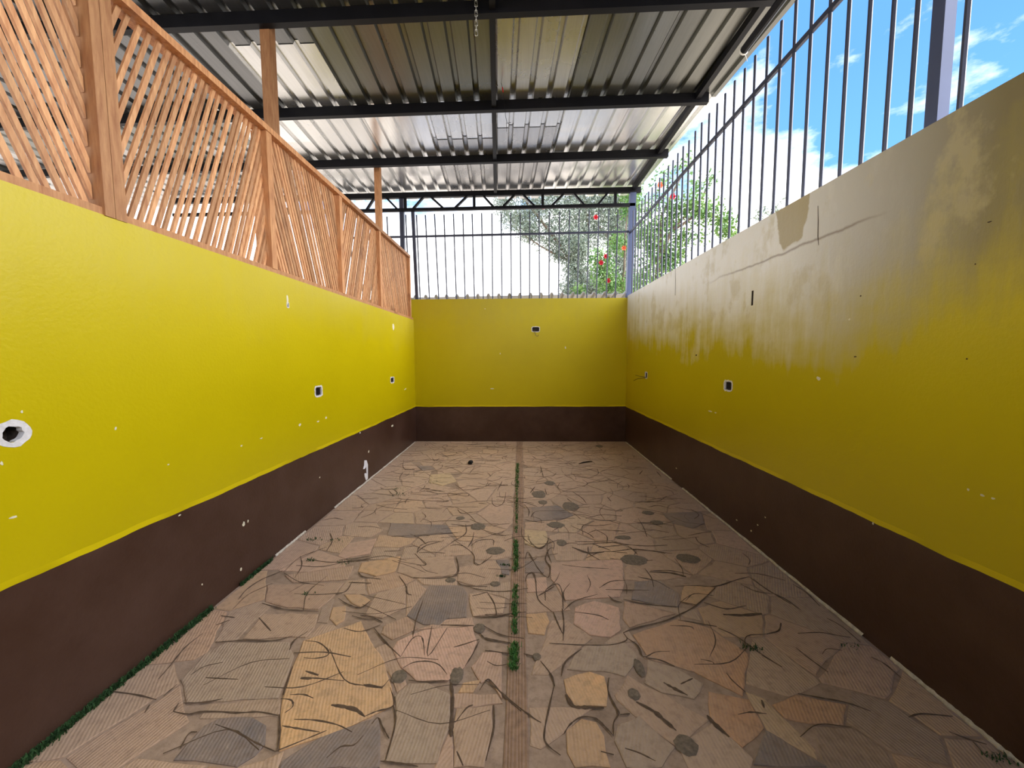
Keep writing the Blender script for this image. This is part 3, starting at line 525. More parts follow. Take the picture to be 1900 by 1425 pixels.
LINES = [(1.3,[(-1.2954,1.4632),(-1.2001,1.4563),(-1.1157,1.4637),(-1.0166,1.4491)]),(1.3,[(-1.6063,1.8419),(-1.4658,1.8612),(-1.3168,1.8582),(-1.2267,1.8941)]),(1.3,[(-1.5082,2.0325),(-1.3672,1.9271)]),(1.3,[(-1.5768,2.1585),(-1.4645,2.1236),(-1.3835,2.1035),(-1.1941,2.0926)]),(1.3,[(-1.4361,2.2542),(-1.3174,2.2449),(-1.1806,2.2584),(-1.1205,2.2839),(-1.1252,2.3871)]),(1.3,[(-1.1427,2.3779),(-0.9892,2.3715)]),(1.3,[(-1.1263,2.4897),(-1.0728,2.4429),(-0.9418,2.4172)]),(1.3,[(-1.5846,2.6589),(-1.3714,2.6186),(-1.1852,2.6541),(-0.983,2.6572)]),(1.3,[(-0.8343,2.4561),(-0.7599,2.3576),(-0.724,2.2741),(-0.6864,2.2505)]),(1.3,[(-0.7973,2.7624),(-0.7509,2.8732),(-0.6263,2.9532)]),(1.3,[(-0.8063,2.7505),(-0.7133,2.6288),(-0.6877,2.5975),(-0.7486,2.5861)]),(1.3,[(-0.4861,2.7094),(-0.4484,2.5908),(-0.4454,2.4718),(-0.575,2.4323),(-0.7299,2.4391)]),(1.3,[(-0.429,2.4073),(-0.3898,2.3637),(-0.2928,2.348),(-0.2194,2.3491)]),(1.3,[(-0.3382,2.6347),(-0.2996,2.6036),(-0.2583,2.6575),(-0.2161,2.7249)]),(1.3,[(-0.3063,2.2489),(-0.2628,2.2655),(-0.2142,2.2906)]),(1.3,[(-0.2135,2.2825),(-0.1661,2.1896),(-0.1386,2.0626)]),(1.3,[(-0.2775,2.0602),(-0.1849,2.0618),(-0.0932,2.0836),(0.0002,2.1059)]),(1.3,[(-1.1321,2.2117),(-1.0527,2.1599),(-0.9609,2.1292),(-0.921,2.1998)]),(1.3,[(-0.9324,2.0625),(-0.8616,2.0503),(-0.7799,2.0057)]),(1.3,[(-0.8128,1.9611),(-0.7086,1.8577),(-0.6023,1.7644)]),(1.3,[(-0.6015,2.1975),(-0.5981,2.0414),(-0.5789,1.8938)]),(1.3,[(-0.6023,1.7644),(-0.5799,1.8824),(-0.5433,1.906),(-0.5172,1.8722),(-0.4844,1.7766)]),(1.3,[(-0.4955,1.979),(-0.467,1.7718),(-0.4082,1.9681)]),(1.3,[(-0.5691,1.6971),(-0.5282,1.7311),(-0.4589,1.7392),(-0.399,1.719),(-0.3491,1.6644)]),(1.3,[(-0.522,1.6304),(-0.4527,1.623),(-0.372,1.6288),(-0.3348,1.6295)]),(1.3,[(-0.3483,1.8313),(-0.2934,1.8539),(-0.2216,1.8887)]),(1.3,[(-0.2724,1.7118),(-0.2435,1.7911),(-0.2204,1.8774)]),(1.3,[(-0.449,1.9923),(-0.2685,1.9892)]),(1.3,[(-0.2267,1.935),(-0.179,1.8894),(-0.0592,1.8691)]),(1.3,[(-0.1641,1.8133),(-0.0571,1.7944)]),(1.3,[(-0.1882,1.5819),(-0.1573,1.6414),(-0.1256,1.6162),(-0.0715,1.5521),(-0.0009,1.4859)]),(1.3,[(-0.1183,1.513),(-0.1114,1.4149),(-0.1322,1.2875)]),(1.3,[(-0.5509,1.505),(-0.5146,1.4274),(-0.5038,1.2859)]),(1.3,[(-0.5227,1.28),(-0.4455,1.2732),(-0.3774,1.2642)]),(1.3,[(-0.5946,1.5909),(-0.5474,1.5051),(-0.6124,1.4745),(-0.6513,1.4524)]),(1.3,[(-1.1378,1.8613),(-1.0637,1.8514),(-0.9854,1.7987),(-0.9751,1.7628),(-1.0314,1.7467),(-1.0824,1.7508)]),(1.3,[(-0.9825,1.8094),(-0.8226,1.6292),(-0.7039,1.5972),(-0.6348,1.5901),(-0.6131,1.6331)]),(1.3,[(-1.015,1.6345),(-0.9373,1.6315),(-0.8186,1.6206)]),(1.3,[(-0.9716,1.4053),(-0.91,1.3966),(-0.8037,1.3823)]),(1.3,[(-0.9387,1.4331),(-0.8502,1.4313),(-0.7472,1.4129),(-0.6751,1.3847)]),(1.3,[(-1.2491,1.4068),(-1.1387,1.376),(-1.0243,1.3343),(-0.9362,1.3062)]),(1.3,[(-0.9362,1.3062),(-0.8653,1.3434),(-0.7813,1.3892)]),(1.3,[(-1.0155,1.4527),(-0.9688,1.3856),(-0.9308,1.3122)]),(1.3,[(-1.0559,1.5262),(-1.0052,1.5194),(-0.9799,1.4896),(-0.9963,1.4601)]),(1.3,[(-1.1063,1.6968),(-1.0552,1.5419)]),(1.3,[(-0.6109,1.4188),(-0.5949,1.4465),(-0.56,1.4064),(-0.5184,1.3623)]),(1.3,[(-0.7285,1.2873),(-0.6936,1.3286),(-0.6467,1.3354),(-0.6248,1.3729)]),(1.3,[(-0.2451,1.3194),(-0.2131,1.2695)]),(1.3,[(-0.2708,1.4319),(-0.2337,1.4961),(-0.2082,1.5114)]),(3,[(-0.3221,1.6211),(-0.3001,1.5401),(-0.2836,1.4116),(-0.2765,1.3732)]),(3,[(-0.8178,1.5001),(-0.7657,1.4936),(-0.7041,1.48),(-0.6498,1.4489)]),(3,[(-1.029,1.6721),(-0.9543,1.6489)]),(3,[(-1.029,1.6325),(-0.9744,1.63)]),(3,[(-0.7203,1.6011),(-0.6269,1.5886)]),(1.3,[(-0.2088,2.0749),(-0.152,2.0624),(-0.0602,2.091),(0.0289,2.1063)]),(1.3,[(-0.2072,2.2745),(-0.1587,2.1601),(-0.1382,2.0626)]),(1.3,[(0.0552,3.0038),(0.0979,2.8986),(0.1465,2.849),(0.201,2.9129),(0.2205,3.0062)]),(1.3,[(0.0314,2.6839),(0.0511,2.7871),(0.0795,2.7068),(0.1205,2.5589),(0.1808,2.4537),(0.207,2.5805),(0.1797,2.6861),(0.2209,2.8378),(0.2595,2.8507)]),(1.3,[(0.0279,2.4057),(0.0455,2.4891),(0.0848,2.509),(0.0974,2.4068),(0.1049,2.2245),(0.1842,2.109)]),(1.3,[(0.1485,2.21),(0.161,2.3215),(0.239,2.3826),(0.2605,2.2903),(0.2485,2.1382)]),(1.3,[(0.2437,2.1381),(0.2409,2.0297),(0.2202,1.8851)]),(1.3,[(0.2516,2.1241),(0.3305,2.213),(0.4808,2.2778)]),(1.3,[(0.1064,2.2557),(0.2155,2.3562)]),(1.3,[(0.5724,2.9184),(0.6895,2.8206)]),(1.3,[(0.2959,2.6129),(0.4293,2.584),(0.6182,2.5667)]),(1.3,[(0.5045,2.3439),(0.5936,2.4149),(0.6934,2.4308)]),(1.3,[(0.5422,2.3278),(0.6751,2.3266),(0.8172,2.324)]),(1.3,[(0.5445,2.2709),(0.5682,2.2246),(0.6114,2.2026)]),(1.3,[(0.7916,2.4728),(0.8949,2.4287),(0.9568,2.3429)]),(1.3,[(0.6294,2.2333),(0.7528,2.1901),(0.9247,2.1639)]),(1.3,[(0.3159,2.1112),(0.4419,2.086),(0.4976,2.0471)]),(1.3,[(0.147,1.8672),(0.3129,1.8592),(0.4628,1.8618),(0.5554,1.8967),(0.5525,1.9486)]),(1.3,[(0.5525,1.9486),(0.6242,1.986),(0.7931,2.0392),(0.9053,2.0939),(1.046,2.1804),(1.2495,2.3561)]),(1.3,[(1.0494,2.1878),(0.9654,2.2161)]),(1.3,[(0.5601,1.9138),(0.6026,1.8588),(0.608,1.786),(0.6788,1.8178),(0.7539,1.8244)]),(1.3,[(0.6184,1.7812),(0.6846,1.7675),(0.74,1.73)]),(1.3,[(0.8258,2.0081),(0.9298,2.0036),(0.9452,1.9794)]),(1.3,[(0.188,1.6652),(0.2167,1.7493),(0.3086,1.8322)]),(1.3,[(0.0948,1.752),(0.1398,1.6733),(0.1528,1.6087)]),(1.3,[(0.0122,1.7957),(0.0761,1.7765)]),(1.3,[(0.1495,1.6128),(0.1198,1.51),(0.0926,1.4056),(0.0957,1.3556),(0.147,1.3125)]),(1.3,[(0.4078,1.6604),(0.3884,1.5925),(0.3982,1.5301),(0.4076,1.4863),(0.3771,1.4441),(0.3643,1.3916)]),(1.3,[(0.4125,1.4793),(0.4537,1.4836)]),(1.3,[(0.1683,1.3942),(0.199,1.434),(0.2497,1.4657),(0.3083,1.4599),(0.3448,1.4169),(0.3635,1.3884)]),(1.3,[(-0.1677,1.6368),(-0.1283,1.6077),(-0.0317,1.5221),(0.0494,1.4585),(0.0816,1.4385)]),(1.3,[(-0.1925,1.9006),(-0.0544,1.8636)]),(1.3,[(-0.1842,1.8129),(-0.0607,1.7944)]),(1.3,[(0.3007,1.3298),(0.3466,1.3191)]),(1.3,[(0.3952,1.3433),(0.4449,1.3268),(0.4954,1.2995)]),(1.3,[(0.7257,1.6317),(0.7942,1.663)]),(1.3,[(0.9016,1.4884),(0.9615,1.5002),(1.0243,1.4942)]),(1.3,[(1.0439,1.5572),(1.0304,1.5196)]),(1.3,[(1.083,1.994),(1.1461,1.9355),(1.1974,1.827),(1.2498,1.7392)]),(1.3,[(1.1083,2.211),(1.2128,2.1545),(1.3436,2.1854)]),(1.3,[(1.5407,2.4848),(1.5693,2.3614),(1.6223,2.2047)]),(1.3,[(0.9981,2.369),(1.1269,2.3797),(1.2582,2.3732),(1.4332,2.4464),(1.5407,2.4848)]),(1.3,[(0.9673,1.6972),(0.973,1.6533),(0.9975,1.5956)]),(1.3,[(0.8843,1.776),(0.9323,1.7622),(0.9342,1.743)]),(1.3,[(0.8888,2.0538),(1.0806,2.0062)]),(1.3,[(0.4372,2.9555),(0.7193,2.9466),(0.7992,2.909)]),(3,[(0.1954,1.5689),(0.2234,1.5156),(0.2703,1.5091),(0.3521,1.5084)]),(3,[(0.4974,1.5395),(0.5583,1.4963),(0.5896,1.4548),(0.6193,1.4155)]),(3,[(0.3991,2.8652),(0.51,2.7822),(0.6348,2.7959)]),(3,[(0.6521,1.6389),(0.69,1.6062),(0.7335,1.5748)]),(3,[(0.7727,1.4825),(0.7898,1.4384),(0.8169,1.3938)]),(3,[(1.168,2.1051),(1.2753,2.1002),(1.3947,2.1158)]),(3,[(0.8871,2.5315),(1.0277,2.524),(1.1176,2.478)]),(1.3,[(1.5948,2.0825),(1.7233,2.1129),(1.8292,2.1365)]),(1.3,[(1.7396,2.0849),(1.7693,2.0178),(1.7671,1.9003)]),(1.3,[(1.4889,1.9618),(1.6125,1.9702),(1.6794,1.9528),(1.7451,1.9356)]),(1.3,[(1.4067,1.8596),(1.4224,1.7893),(1.4495,1.7096)]),(1.3,[(1.733,1.8053),(1.7606,1.7644),(1.7605,1.6823)]),(1.3,[(1.2234,1.5931),(1.3046,1.5738),(1.4024,1.5514),(1.4687,1.5137)]),(1.3,[(1.7761,2.4063),(1.7981,2.3179),(1.7816,2.188)]),(1.3,[(1.5557,2.4593),(1.5742,2.3314),(1.6234,2.2484),(1.6426,2.148)]),(1.3,[(1.5987,1.49),(1.6704,1.5061),(1.7849,1.4971)]),(1.3,[(1.6991,1.4318),(1.7351,1.4058),(1.7867,1.3842)]),(1.3,[(1.7461,1.393),(1.7302,1.337)]),(1.3,[(1.2015,1.8065),(1.2535,1.7353)]),(1.3,[(-1.6906,1.6134),(-1.7067,1.6903),(-1.7368,1.8078),(-1.7291,1.9037)]),(1.3,[(-1.7487,2.1895),(-1.77,2.2912),(-1.7471,2.4029),(-1.6724,2.505)]),(1.3,[(-1.5599,1.6392),(-1.5363,1.6884),(-1.4653,1.7151)]),(1.3,[(-1.4755,1.6266),(-1.4079,1.6232),(-1.3167,1.6202)]),(1.3,[(-1.4719,1.4577),(-1.3968,1.4477),(-1.3418,1.4601),(-1.1584,1.4597)]),(1.3,[(-1.4635,1.497),(-1.378,1.5026),(-1.3092,1.5201)]),(1.3,[(-1.4719,1.4577),(-1.4857,1.4966)]),(1.3,[(-1.3057,1.3086),(-1.3246,1.3669),(-1.2964,1.3742)]),(1.3,[(-1.5834,1.5275),(-1.5781,1.5881)]),(1.3,[(-1.739,2.0444),(-1.6489,2.0317)]),(1.3,[(-1.7072,1.9688),(-1.6622,2.0104)]),(1.3,[(-1.8456,1.5481),(-1.713,1.5335),(-1.5977,1.5107)]),(1.3,[(-1.5873,1.4479),(-1.6038,1.4864)]),(1.1,[(-1.7015,5.3549),(-1.6042,5.0073),(-1.5083,4.8671),(-1.4143,4.9026)]),(1.1,[(-1.3214,5.4848),(-1.2277,5.2775),(-1.1959,5.443)]),(1.1,[(-1.0333,5.2002),(-0.9351,5.4029)]),(1.1,[(-1.319,3.8569),(-1.1249,3.8161),(-0.924,3.7974),(-0.7439,3.7912),(-0.866,3.7563)]),(1.1,[(-1.5002,4.1102),(-1.447,4.1357),(-1.3543,4.0153),(-1.3901,3.9682),(-1.4741,4.0859)]),(1.1,[(-1.2014,3.9937),(-1.0479,3.9631),(-0.8976,3.9741)]),(1.1,[(-1.1904,4.1386),(-1.0285,4.1656)]),(1.1,[(-0.7962,4.0219),(-0.5859,3.9323),(-0.5618,4.0013)]),(1.1,[(-0.7669,4.2987),(-0.6481,4.1201)]),(1.1,[(-0.6351,4.2736),(-0.4303,4.2235),(-0.351,4.3576)]),(1.1,[(-0.2613,4.1001),(-0.2245,4.4145)]),(1.1,[(-0.3065,3.8912),(-0.2858,3.7228),(-0.2346,3.6638),(-0.1768,3.765),(-0.1638,4.0531)]),(1.1,[(-0.6198,3.5821),(-0.5672,3.4911),(-0.4951,3.51),(-0.4071,3.5293)]),(1.1,[(-0.4306,3.7412),(-0.3491,3.722)]),(1.1,[(-1.0797,3.0165),(-0.8658,3.047),(-0.6645,3.0919)]),(1.1,[(-0.6214,3.2562),(-0.4409,3.2125)]),(1.1,[(-0.396,2.8718),(-0.3441,2.9609),(-0.2308,2.9756),(-0.218,2.8868)]),(1.1,[(-0.4173,2.8472),(-0.3966,2.9732),(-0.4007,3.1099)]),(1.1,[(-0.2508,3.0697),(-0.1727,3.0848),(-0.1483,3.1278)]),(1.1,[(-0.7901,2.7481),(-0.8006,2.8536),(-0.7448,2.9292),(-0.6592,2.9433)]),(1.1,[(-0.5498,2.9709),(-0.414,2.8233),(-0.3541,2.7323),(-0.334,2.6152),(-0.2935,2.6057),(-0.2561,2.69)]),(1.1,[(-0.9066,2.6479),(-0.817,2.618),(-0.6957,2.5893),(-0.6922,2.6199),(-0.7545,2.6823)]),(1.1,[(-1.0522,2.7785),(-0.9295,2.792)]),(1.1,[(0.1018,4.0326),(0.1604,4.2302)]),(1.1,[(0.2732,4.1805),(0.2776,3.9882)]),(1.1,[(0.0933,3.4128),(0.118,3.5002),(0.1801,3.5553),(0.4214,3.5585)]),(1.1,[(0.0347,3.3617),(0.0981,3.3298),(0.2094,3.2993)]),(1.1,[(0.0056,3.2036),(0.0116,3.0324),(0.0851,2.8913)]),(1.1,[(0.0575,3.0603),(0.0855,2.9037),(0.1567,2.8438),(0.2114,2.9306),(0.2297,3.0087)]),(1.1,[(0.2662,5.0609),(0.2737,4.8169),(0.2788,4.5648)]),(1.1,[(0.6619,4.6293),(0.8208,4.5408),(0.949,4.4272)]),(1.1,[(0.5684,4.0856),(0.6421,3.9028),(0.6658,3.7551)]),(1.1,[(0.9184,3.9282),(0.9289,3.7995)]),(1.1,[(0.7257,3.6567),(0.8773,3.5829),(0.9781,3.5658),(0.9652,3.6027)]),(1.1,[(0.499,3.2718),(0.6594,3.2431),(0.8041,3.276)]),(1.1,[(0.4394,3.24),(0.5647,3.0954),(0.6013,3.0141)]),(1.1,[(0.5647,3.0954),(0.6417,3.1535),(0.7753,3.1554),(0.8916,3.1426)]),(1.1,[(0.4452,2.909),(0.5838,2.9235),(0.7235,2.9382)]),(1.1,[(0.7296,2.9637),(0.8412,2.9149),(0.9814,2.8924),(1.1576,2.9072)]),(1.1,[(1.0518,3.1885),(1.1624,3.1609),(1.2523,3.1193)]),(1.1,[(0.8208,2.8419),(0.9937,2.8211),(1.1428,2.7775)]),(1.1,[(0.7948,3.3556),(0.8872,3.2772)]),(1.1,[(1.1686,3.8025),(1.3212,3.7838)]),(1.1,[(1.0771,3.3112),(1.2306,3.3133)]),(1.1,[(1.265,3.6636),(1.3714,3.7039),(1.4652,3.628)]),(1.1,[(1.0584,4.7591),(1.2362,4.6048),(1.4028,4.4602)]),(1.1,[(-0.2266,6.0114),(-0.1011,6.0641),(0.0764,6.0134)]),(1.1,[(-0.6314,6.0088),(-0.4659,6.1682)]),(1.1,[(0.1646,5.5841),(0.2277,5.4124)]),(1.1,[(0.2854,6.1728),(0.3568,6.067)]),(1.1,[(1.3305,4.9634),(1.4961,4.8959)]),(1.1,[(1.4961,4.6998),(1.5873,4.863)]),(1.1,[(1.7577,4.8314),(1.7363,4.61)]),(1.1,[(0.2914,5.3306),(0.3944,5.2126)]),(1.1,[(0.6087,5.1761),(0.7605,5.1774)])]
R_ = random.Random(3)
for w, pts in LINES:
    if max(p[0] for p in pts) > XR or min(p[0] for p in pts) < XL: continue
    yy = sum(p[1] for p in pts)/len(pts)
    mb = MB(); ribbon(mb, pts, (.0026+.0008*yy)*w*.8, R_); o = mb.build('groove', M['groove'], fix=False); o.parent = fl
mb = MB()
for i in range(430):
    yy = 1.3+(D-1.4)*(i/430)**.62; xx = R_.uniform(XL+.12, XR-.12); l = R_.uniform(.05, .20); a = R_.choice([R_.gauss(0, .35), R_.gauss(0, .35), R_.gauss(1.5, .4)])
    cv = R_.uniform(-.5, .5)*l
    p = [(xx-l*math.cos(a), yy-l*math.sin(a)), (xx-cv*math.sin(a), yy+cv*math.cos(a)), (xx+l*math.cos(a), yy+l*math.sin(a))]
    if any(not (XL+.03 < q[0] < XR-.03 and q[1] < D-.03) for q in p): continue
    ribbon(mb, p, R_.uniform(.0015, .005), R_)
o = mb.build('scratches', M['groove'], fix=False); o.parent = fl; tag(o, kind='stuff')
# round dabs of dark cement
for i, (x, y, a, b) in enumerate([(0.1945,3.9956,0.086,0.1294),(0.2244,3.7738,0.0509,0.0631),(0.4955,3.675,0.0889,0.1247),(0.3081,3.2522,0.088,0.0709),(-0.3757,3.2115,0.0787,0.0773),(-0.1993,2.8009,0.0842,0.0652),(1.2124,3.5271,0.066,0.055),(1.2217,3.3167,0.0622,0.0488),(0.8429,3.0293,0.0735,0.0411),(0.831,2.6893,0.1091,0.0816),(1.2369,2.7091,0.0948,0.0769),(0.3262,2.9324,0.0445,0.058),(-0.561,3.3839,0.046,0.0428),(-0.1707,2.3759,0.0392,0.0346),(-0.2314,1.9723,0.0351,0.0425),(-0.5739,1.65,0.0419,0.0436),(-0.3029,1.6604,0.0373,0.055),(0.0777,1.7784,0.0247,0.0273),(0.5662,1.7213,0.0267,0.0582),(0.4993,1.5763,0.0307,0.0345),(1.3027,6.1909,0.0656,0.1104),(0.3408,4.3617,0.0702,0.0837),(-0.4732,2.4151,0.0399,0.0335),(0.6333,1.3597,0.0494,0.0484)]):
    n = 18; R_ = random.Random(40+i); V = [(x, y, .0085)]; F_ = []
    for k, (f, z) in enumerate(((.35, .0105), (.6, .0090), (.8, .0100), (1.0, .0056))):
        for j in range(n):
            t = 2*math.pi*j/n; q = f*(1+R_.uniform(-.10, .10)); V.append((x+a*.88*q*math.cos(t), y+b*.88*q*math.sin(t), z))
    F_ = [(0, 1+j, 1+(j+1) % n) for j in range(n)]
    for k in range(3): F_ += [(1+k*n+j, 1+k*n+(j+1) % n, 1+(k+1)*n+(j+1) % n, 1+(k+1)*n+j) for j in range(n)]
    o = mesh('cement_dab', V, F_, M['stain'], smooth=True); o.parent = fl
# lime run along the foot of the walls
R_ = random.Random(5)
for (x, sg, ya, yb) in ((XR, -1, 1.95, 4.2), (XR, -1, 1.25, 1.8), (XR, -1, 4.5, 6.5), (XL, 1, 2.7, 3.1), (XL, 1, 3.6, 6.5)):
    mb = MB(); n = 40; V = []; F_ = []
    for i in range(n+1):
        yy = ya+(yb-ya)*i/n; w = R_.uniform(.004, .013); V += [(x, yy, .012+R_.uniform(0, .006)), (x+sg*w, yy, .0065), (x+sg*w, yy, -.001)]
    for i in range(n):
        for k in range(2): F_.append((3*i+k, 3*i+k+1, 3*i+k+4, 3*i+k+3))
    o = mesh('lime_run', V, F_, M['lime']); o.parent = fl

# ------------------------------------------------------------------ roof of zinc sheets
KX = (1.977,4.281)[1]-(-2.516,4.236)[1]; KX /= ((1.977,4.281)[0]-(-2.516,4.236)[0])
RZ = (-2.516,4.236)[1]-KX*(-2.516,4.236)[0]
SK = -.059                               # sheets lie slightly askew to the walls
PITCHR = .1965; RX = -.28; RY = 4.39
def rz(x): return RZ+KX*x
SH = .055                                # sheets lie on the purlins
ce = empty('ceiling', (0, 0, 0)); tag(ce, kind='structure')
PROF = [(0, 0), (.30, 0), (.5, 0)]
def roof_sheet(k0, nr, ya, yb, m, lift, seed):
    # nr ribs from rib number k0; box profile, rolled along the rib direction
    R_ = random.Random(seed); prof = []
    for k in range(nr):
        c = k0+k
        for du, h in ((-.165, 0), (-.085, .034), (.085, .034), (.165, 0), (.5, 0)): prof.append((c+du, h))
    prof.append((k0+nr-.165, 0)); prof.append((k0+nr-.085, .034)); prof.append((k0+nr+(.06 if k0 < 8 else .085), .034))
    if k0 >= 8: prof += [(k0+nr+.165, 0), (k0+nr+.40, 0)]
    V = []; F_ = []; m_ = len(prof); ns = 8
    for s in range(ns+1):
        yy = ya+(yb-ya)*s/ns; sag = R_.uniform(-.0012, .0012)
        for (u, h) in prof:
            x = RX+u*PITCHR+SK*(yy-RY); V.append((x, yy, rz(x)+SH+lift+h+sag))
    for s in range(ns):
        for k in range(m_-1): F_.append((s*m_+k, s*m_+k+1, (s+1)*m_+k+1, (s+1)*m_+k))
    me_n = len(V)
    V += [(v[0], v[1], v[2]+.0012) for v in V]
    F_ += [tuple(me_n+i for i in f[::-1]) for f in list(F_)]
    o = mesh('roof_sheet', V, F_, m, fix=False)
    child(o, ce); return o
YB = 6.98
MATS = {}
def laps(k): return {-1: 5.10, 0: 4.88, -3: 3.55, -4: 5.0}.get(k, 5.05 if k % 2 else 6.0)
near = {-3: 'sheet_dark_refl', -2: 'sheet_dim_refl', -1: 'sheet_dim_refl', 0: 'sheet_grey_refl', 1: 'sheet_dim_refl', 2: 'sheet_dim_refl', -4: 'sheet_dark_refl', -5: 'sheet_dark_refl'}  # base tone per column carries its painted reflection
far = {-3: 'sheet_bright_refl', -2: 'sheet_mid_refl', -1: 'sheet_grey_refl', 0: 'sheet_grey_refl', 1: 'sheet_mid_refl', 2: 'sheet_mid_refl', -4: 'sheet_bright_refl'}
for k in range(-10, 3):
    nr = 4
    if k == 2: nr = 4
    lp = laps(k)
    roof_sheet(4*k, nr, -2.2, 1.4, M['sheet_dim_refl' if k % 2 else 'sheet_dark_refl'], .004*(k % 2)+.003, 100+k)
    roof_sheet(4*k, nr, 1.2, 4.42 if lp > 4.4 else lp+.06, M[near.get(k, 'sheet_dark_refl')], .004*(k % 2), 200+k)
    if lp > 4.4: roof_sheet(4*k, nr, 4.36, lp+.06, M['sheet_bright_refl' if k in (0, -1) else 'sheet_mid_refl' if k > -5 else 'sheet_dim_refl'], .004*(k % 2)+.002, 250+k)  # split at the purlin so a brighter base can paint reflected outdoors
    roof_sheet(4*k, nr, lp, YB-.06*(k % 2), M[far.get(k, 'sheet_grey_refl')], .004*(k % 2)+(-.004 if k in (0, -1, -3) else .004), 300+k)
# purlins, painted black
PY = [-1.3, -.15, .95, 2.08, 3.213, 4.385, 5.50]
for i, yy in enumerate(PY):
    x0, x1 = -7.9, 2.04
    dy = .011 if i > 3 else 0
    mb = MB().bar((x0, yy+dy*(-x0), rz(x0)), (x1, yy-dy*x1, rz(x1)), .055, .10)
    mb.build('purlin', M['darksteel'], ce)
# long tie under the sheets and the edge beam on the right
MB().bar((-.10, 1.2, rz(-.1)-.0), (-.415, 6.54, rz(-.415)-.0), .05, .06).build('tie_bar', M['darksteel'], ce)
MB().bar((1.985, -2.2, rz(2)+.015), (1.90, 6.6, rz(1.9)+.015), .05, .07).build('edge_beam', M['darksteel'], ce)

# ------------------------------------------------------------------ truss over the back wall
YT = D+.03
tr = empty('roof_truss', (0, D, ZB)); tag(tr, 'black steel lattice truss spanning above the back wall bars', 'truss')
zt0, zt1 = rz(-6), rz(2.0)
MB().bar((-6, YT, rz(-6)-.01), (2.02, YT, rz(2.02)-.01), .06, .085).build('top_chord', M['darksteel'], tr)
cL, cR = (-2.524,3.988), (1.938,4.029); kc = (cR[1]-cL[1])/(cR[0]-cL[0])
def cz(x): return cL[1]+kc*(x-cL[0])
MB().bar((-6, YT, cz(-6)), (1.93, YT, cz(1.93)), .05, .05).build('bottom_chord', M['darksteel'], tr)
for a, b in (((-2.481,4.191), (-2.635,3.998)), ((-2.287,4.189), (-2.08,4.009)), ((-1.633,4.233), (-1.84,4.024)), ((-1.532,4.232), (-1.289,4.026)), ((-0.883,4.223), (-1.124,4.024)), ((-0.637,4.229), (-0.438,4.041)), ((-0.083,4.239), (-0.311,4.04)), ((0.035,4.246), (0.261,4.05)), ((0.749,4.254), (0.515,4.047)), ((0.893,4.252), (1.093,4.066)), ((1.486,4.253), (1.291,4.054)), ((-2.943,4.18), (-2.783,3.991)), ((-3.185,4.165), (-3.36,3.98)), ((-3.584,4.17), (-3.434,3.981)), ((-3.865,4.147), (-4.032,3.971)), ((-4.285,4.153), (-4.135,3.972))):
    MB().bar((a[0], YT, rz(a[0])-.03), (b[0], YT, cz(b[0])), .03, .045, (0, 1, 0)).build('diagonal', M['darksteel'], tr)
for x in ((-1.957,4.114)[0], (-0.78,4.125)[0], (0.379,4.145)[0], (1.599,4.155)[0], (-2.984,4.083)[0]):
    MB().bar((x, YT, cz(x)), (x, YT, rz(x)-.03), .045, .035).build('upright', M['darksteel'], tr)

# ------------------------------------------------------------------ steel bars above the walls
bf = empty('bar_fence', (0, D+.1, ZB)); tag(bf, 'dark steel bar fence with one rail above the yellow back wall', 'fence')
YF = D+.05
rA, rB = (-2.073,3.554), (1.874,3.599); kr = (rB[1]-rA[1])/(rB[0]-rA[0])
MB().bar((-3.4, YF, rA[1]+kr*(-3.4-rA[0])), (1.84, YF, rA[1]+kr*(1.84-rA[0])), .028, .032).build('rail', M['steel'], bf)
bars = [(774, 780), (791, 798), (808.5, 816), (826.5, 832), (844.5, 850), (862.5, 867), (880, 885), (898, 902), (917.5, 920), (935, 938), (953, 956), (971, 974), (989, 991), (1006.5, 1010), (1026, 1028), (1045, 1046), (1064, 1064), (1082, 1082), (1101, 1100), (1119, 1118), (1137.5, 1137), (1154.5, 1154)]
zt = lambda x: 3.92+.014*(x+1.77)
for (pt, pb) in bars:
    xt = -1.776+(pt-774)*(3.43/380.5); xb = -1.776+(pb-774)*(3.43/380.5)-.02
    MB().tube([(xb, YF, ZB-.01), (xt, YF, zt(xt)+rnd.uniform(-.012, .012))], .0115, 6).build('bar', M['steel'], bf)
for k in range(1, 10):
    x = -1.80-.162*k
    if k in (2,): continue
    MB().tube([(x+.03, YF, ZB-.01), (x, YF, zt(x)+rnd.uniform(-.03, .012))], .0115, 6).build('bar', M['steel'], bf)
MB().bar((-1.80, YF+.01, ZB-.01), (-1.84, YF+.01, cz(-1.84)), .05, .05).build('post', M['steel'], bf)
MB().bar((-2.03, YF+.02, ZB-.01), (-2.03, YF+.02, rz(-2.03)-.03), .07, .07).build('post', M['steel'], bf)
MB().bar((1.86, YF, ZR-.05), (1.895, YF, rz(1.9)-.03), .10, .09).build('corner_post', M['greysteel'], bf)

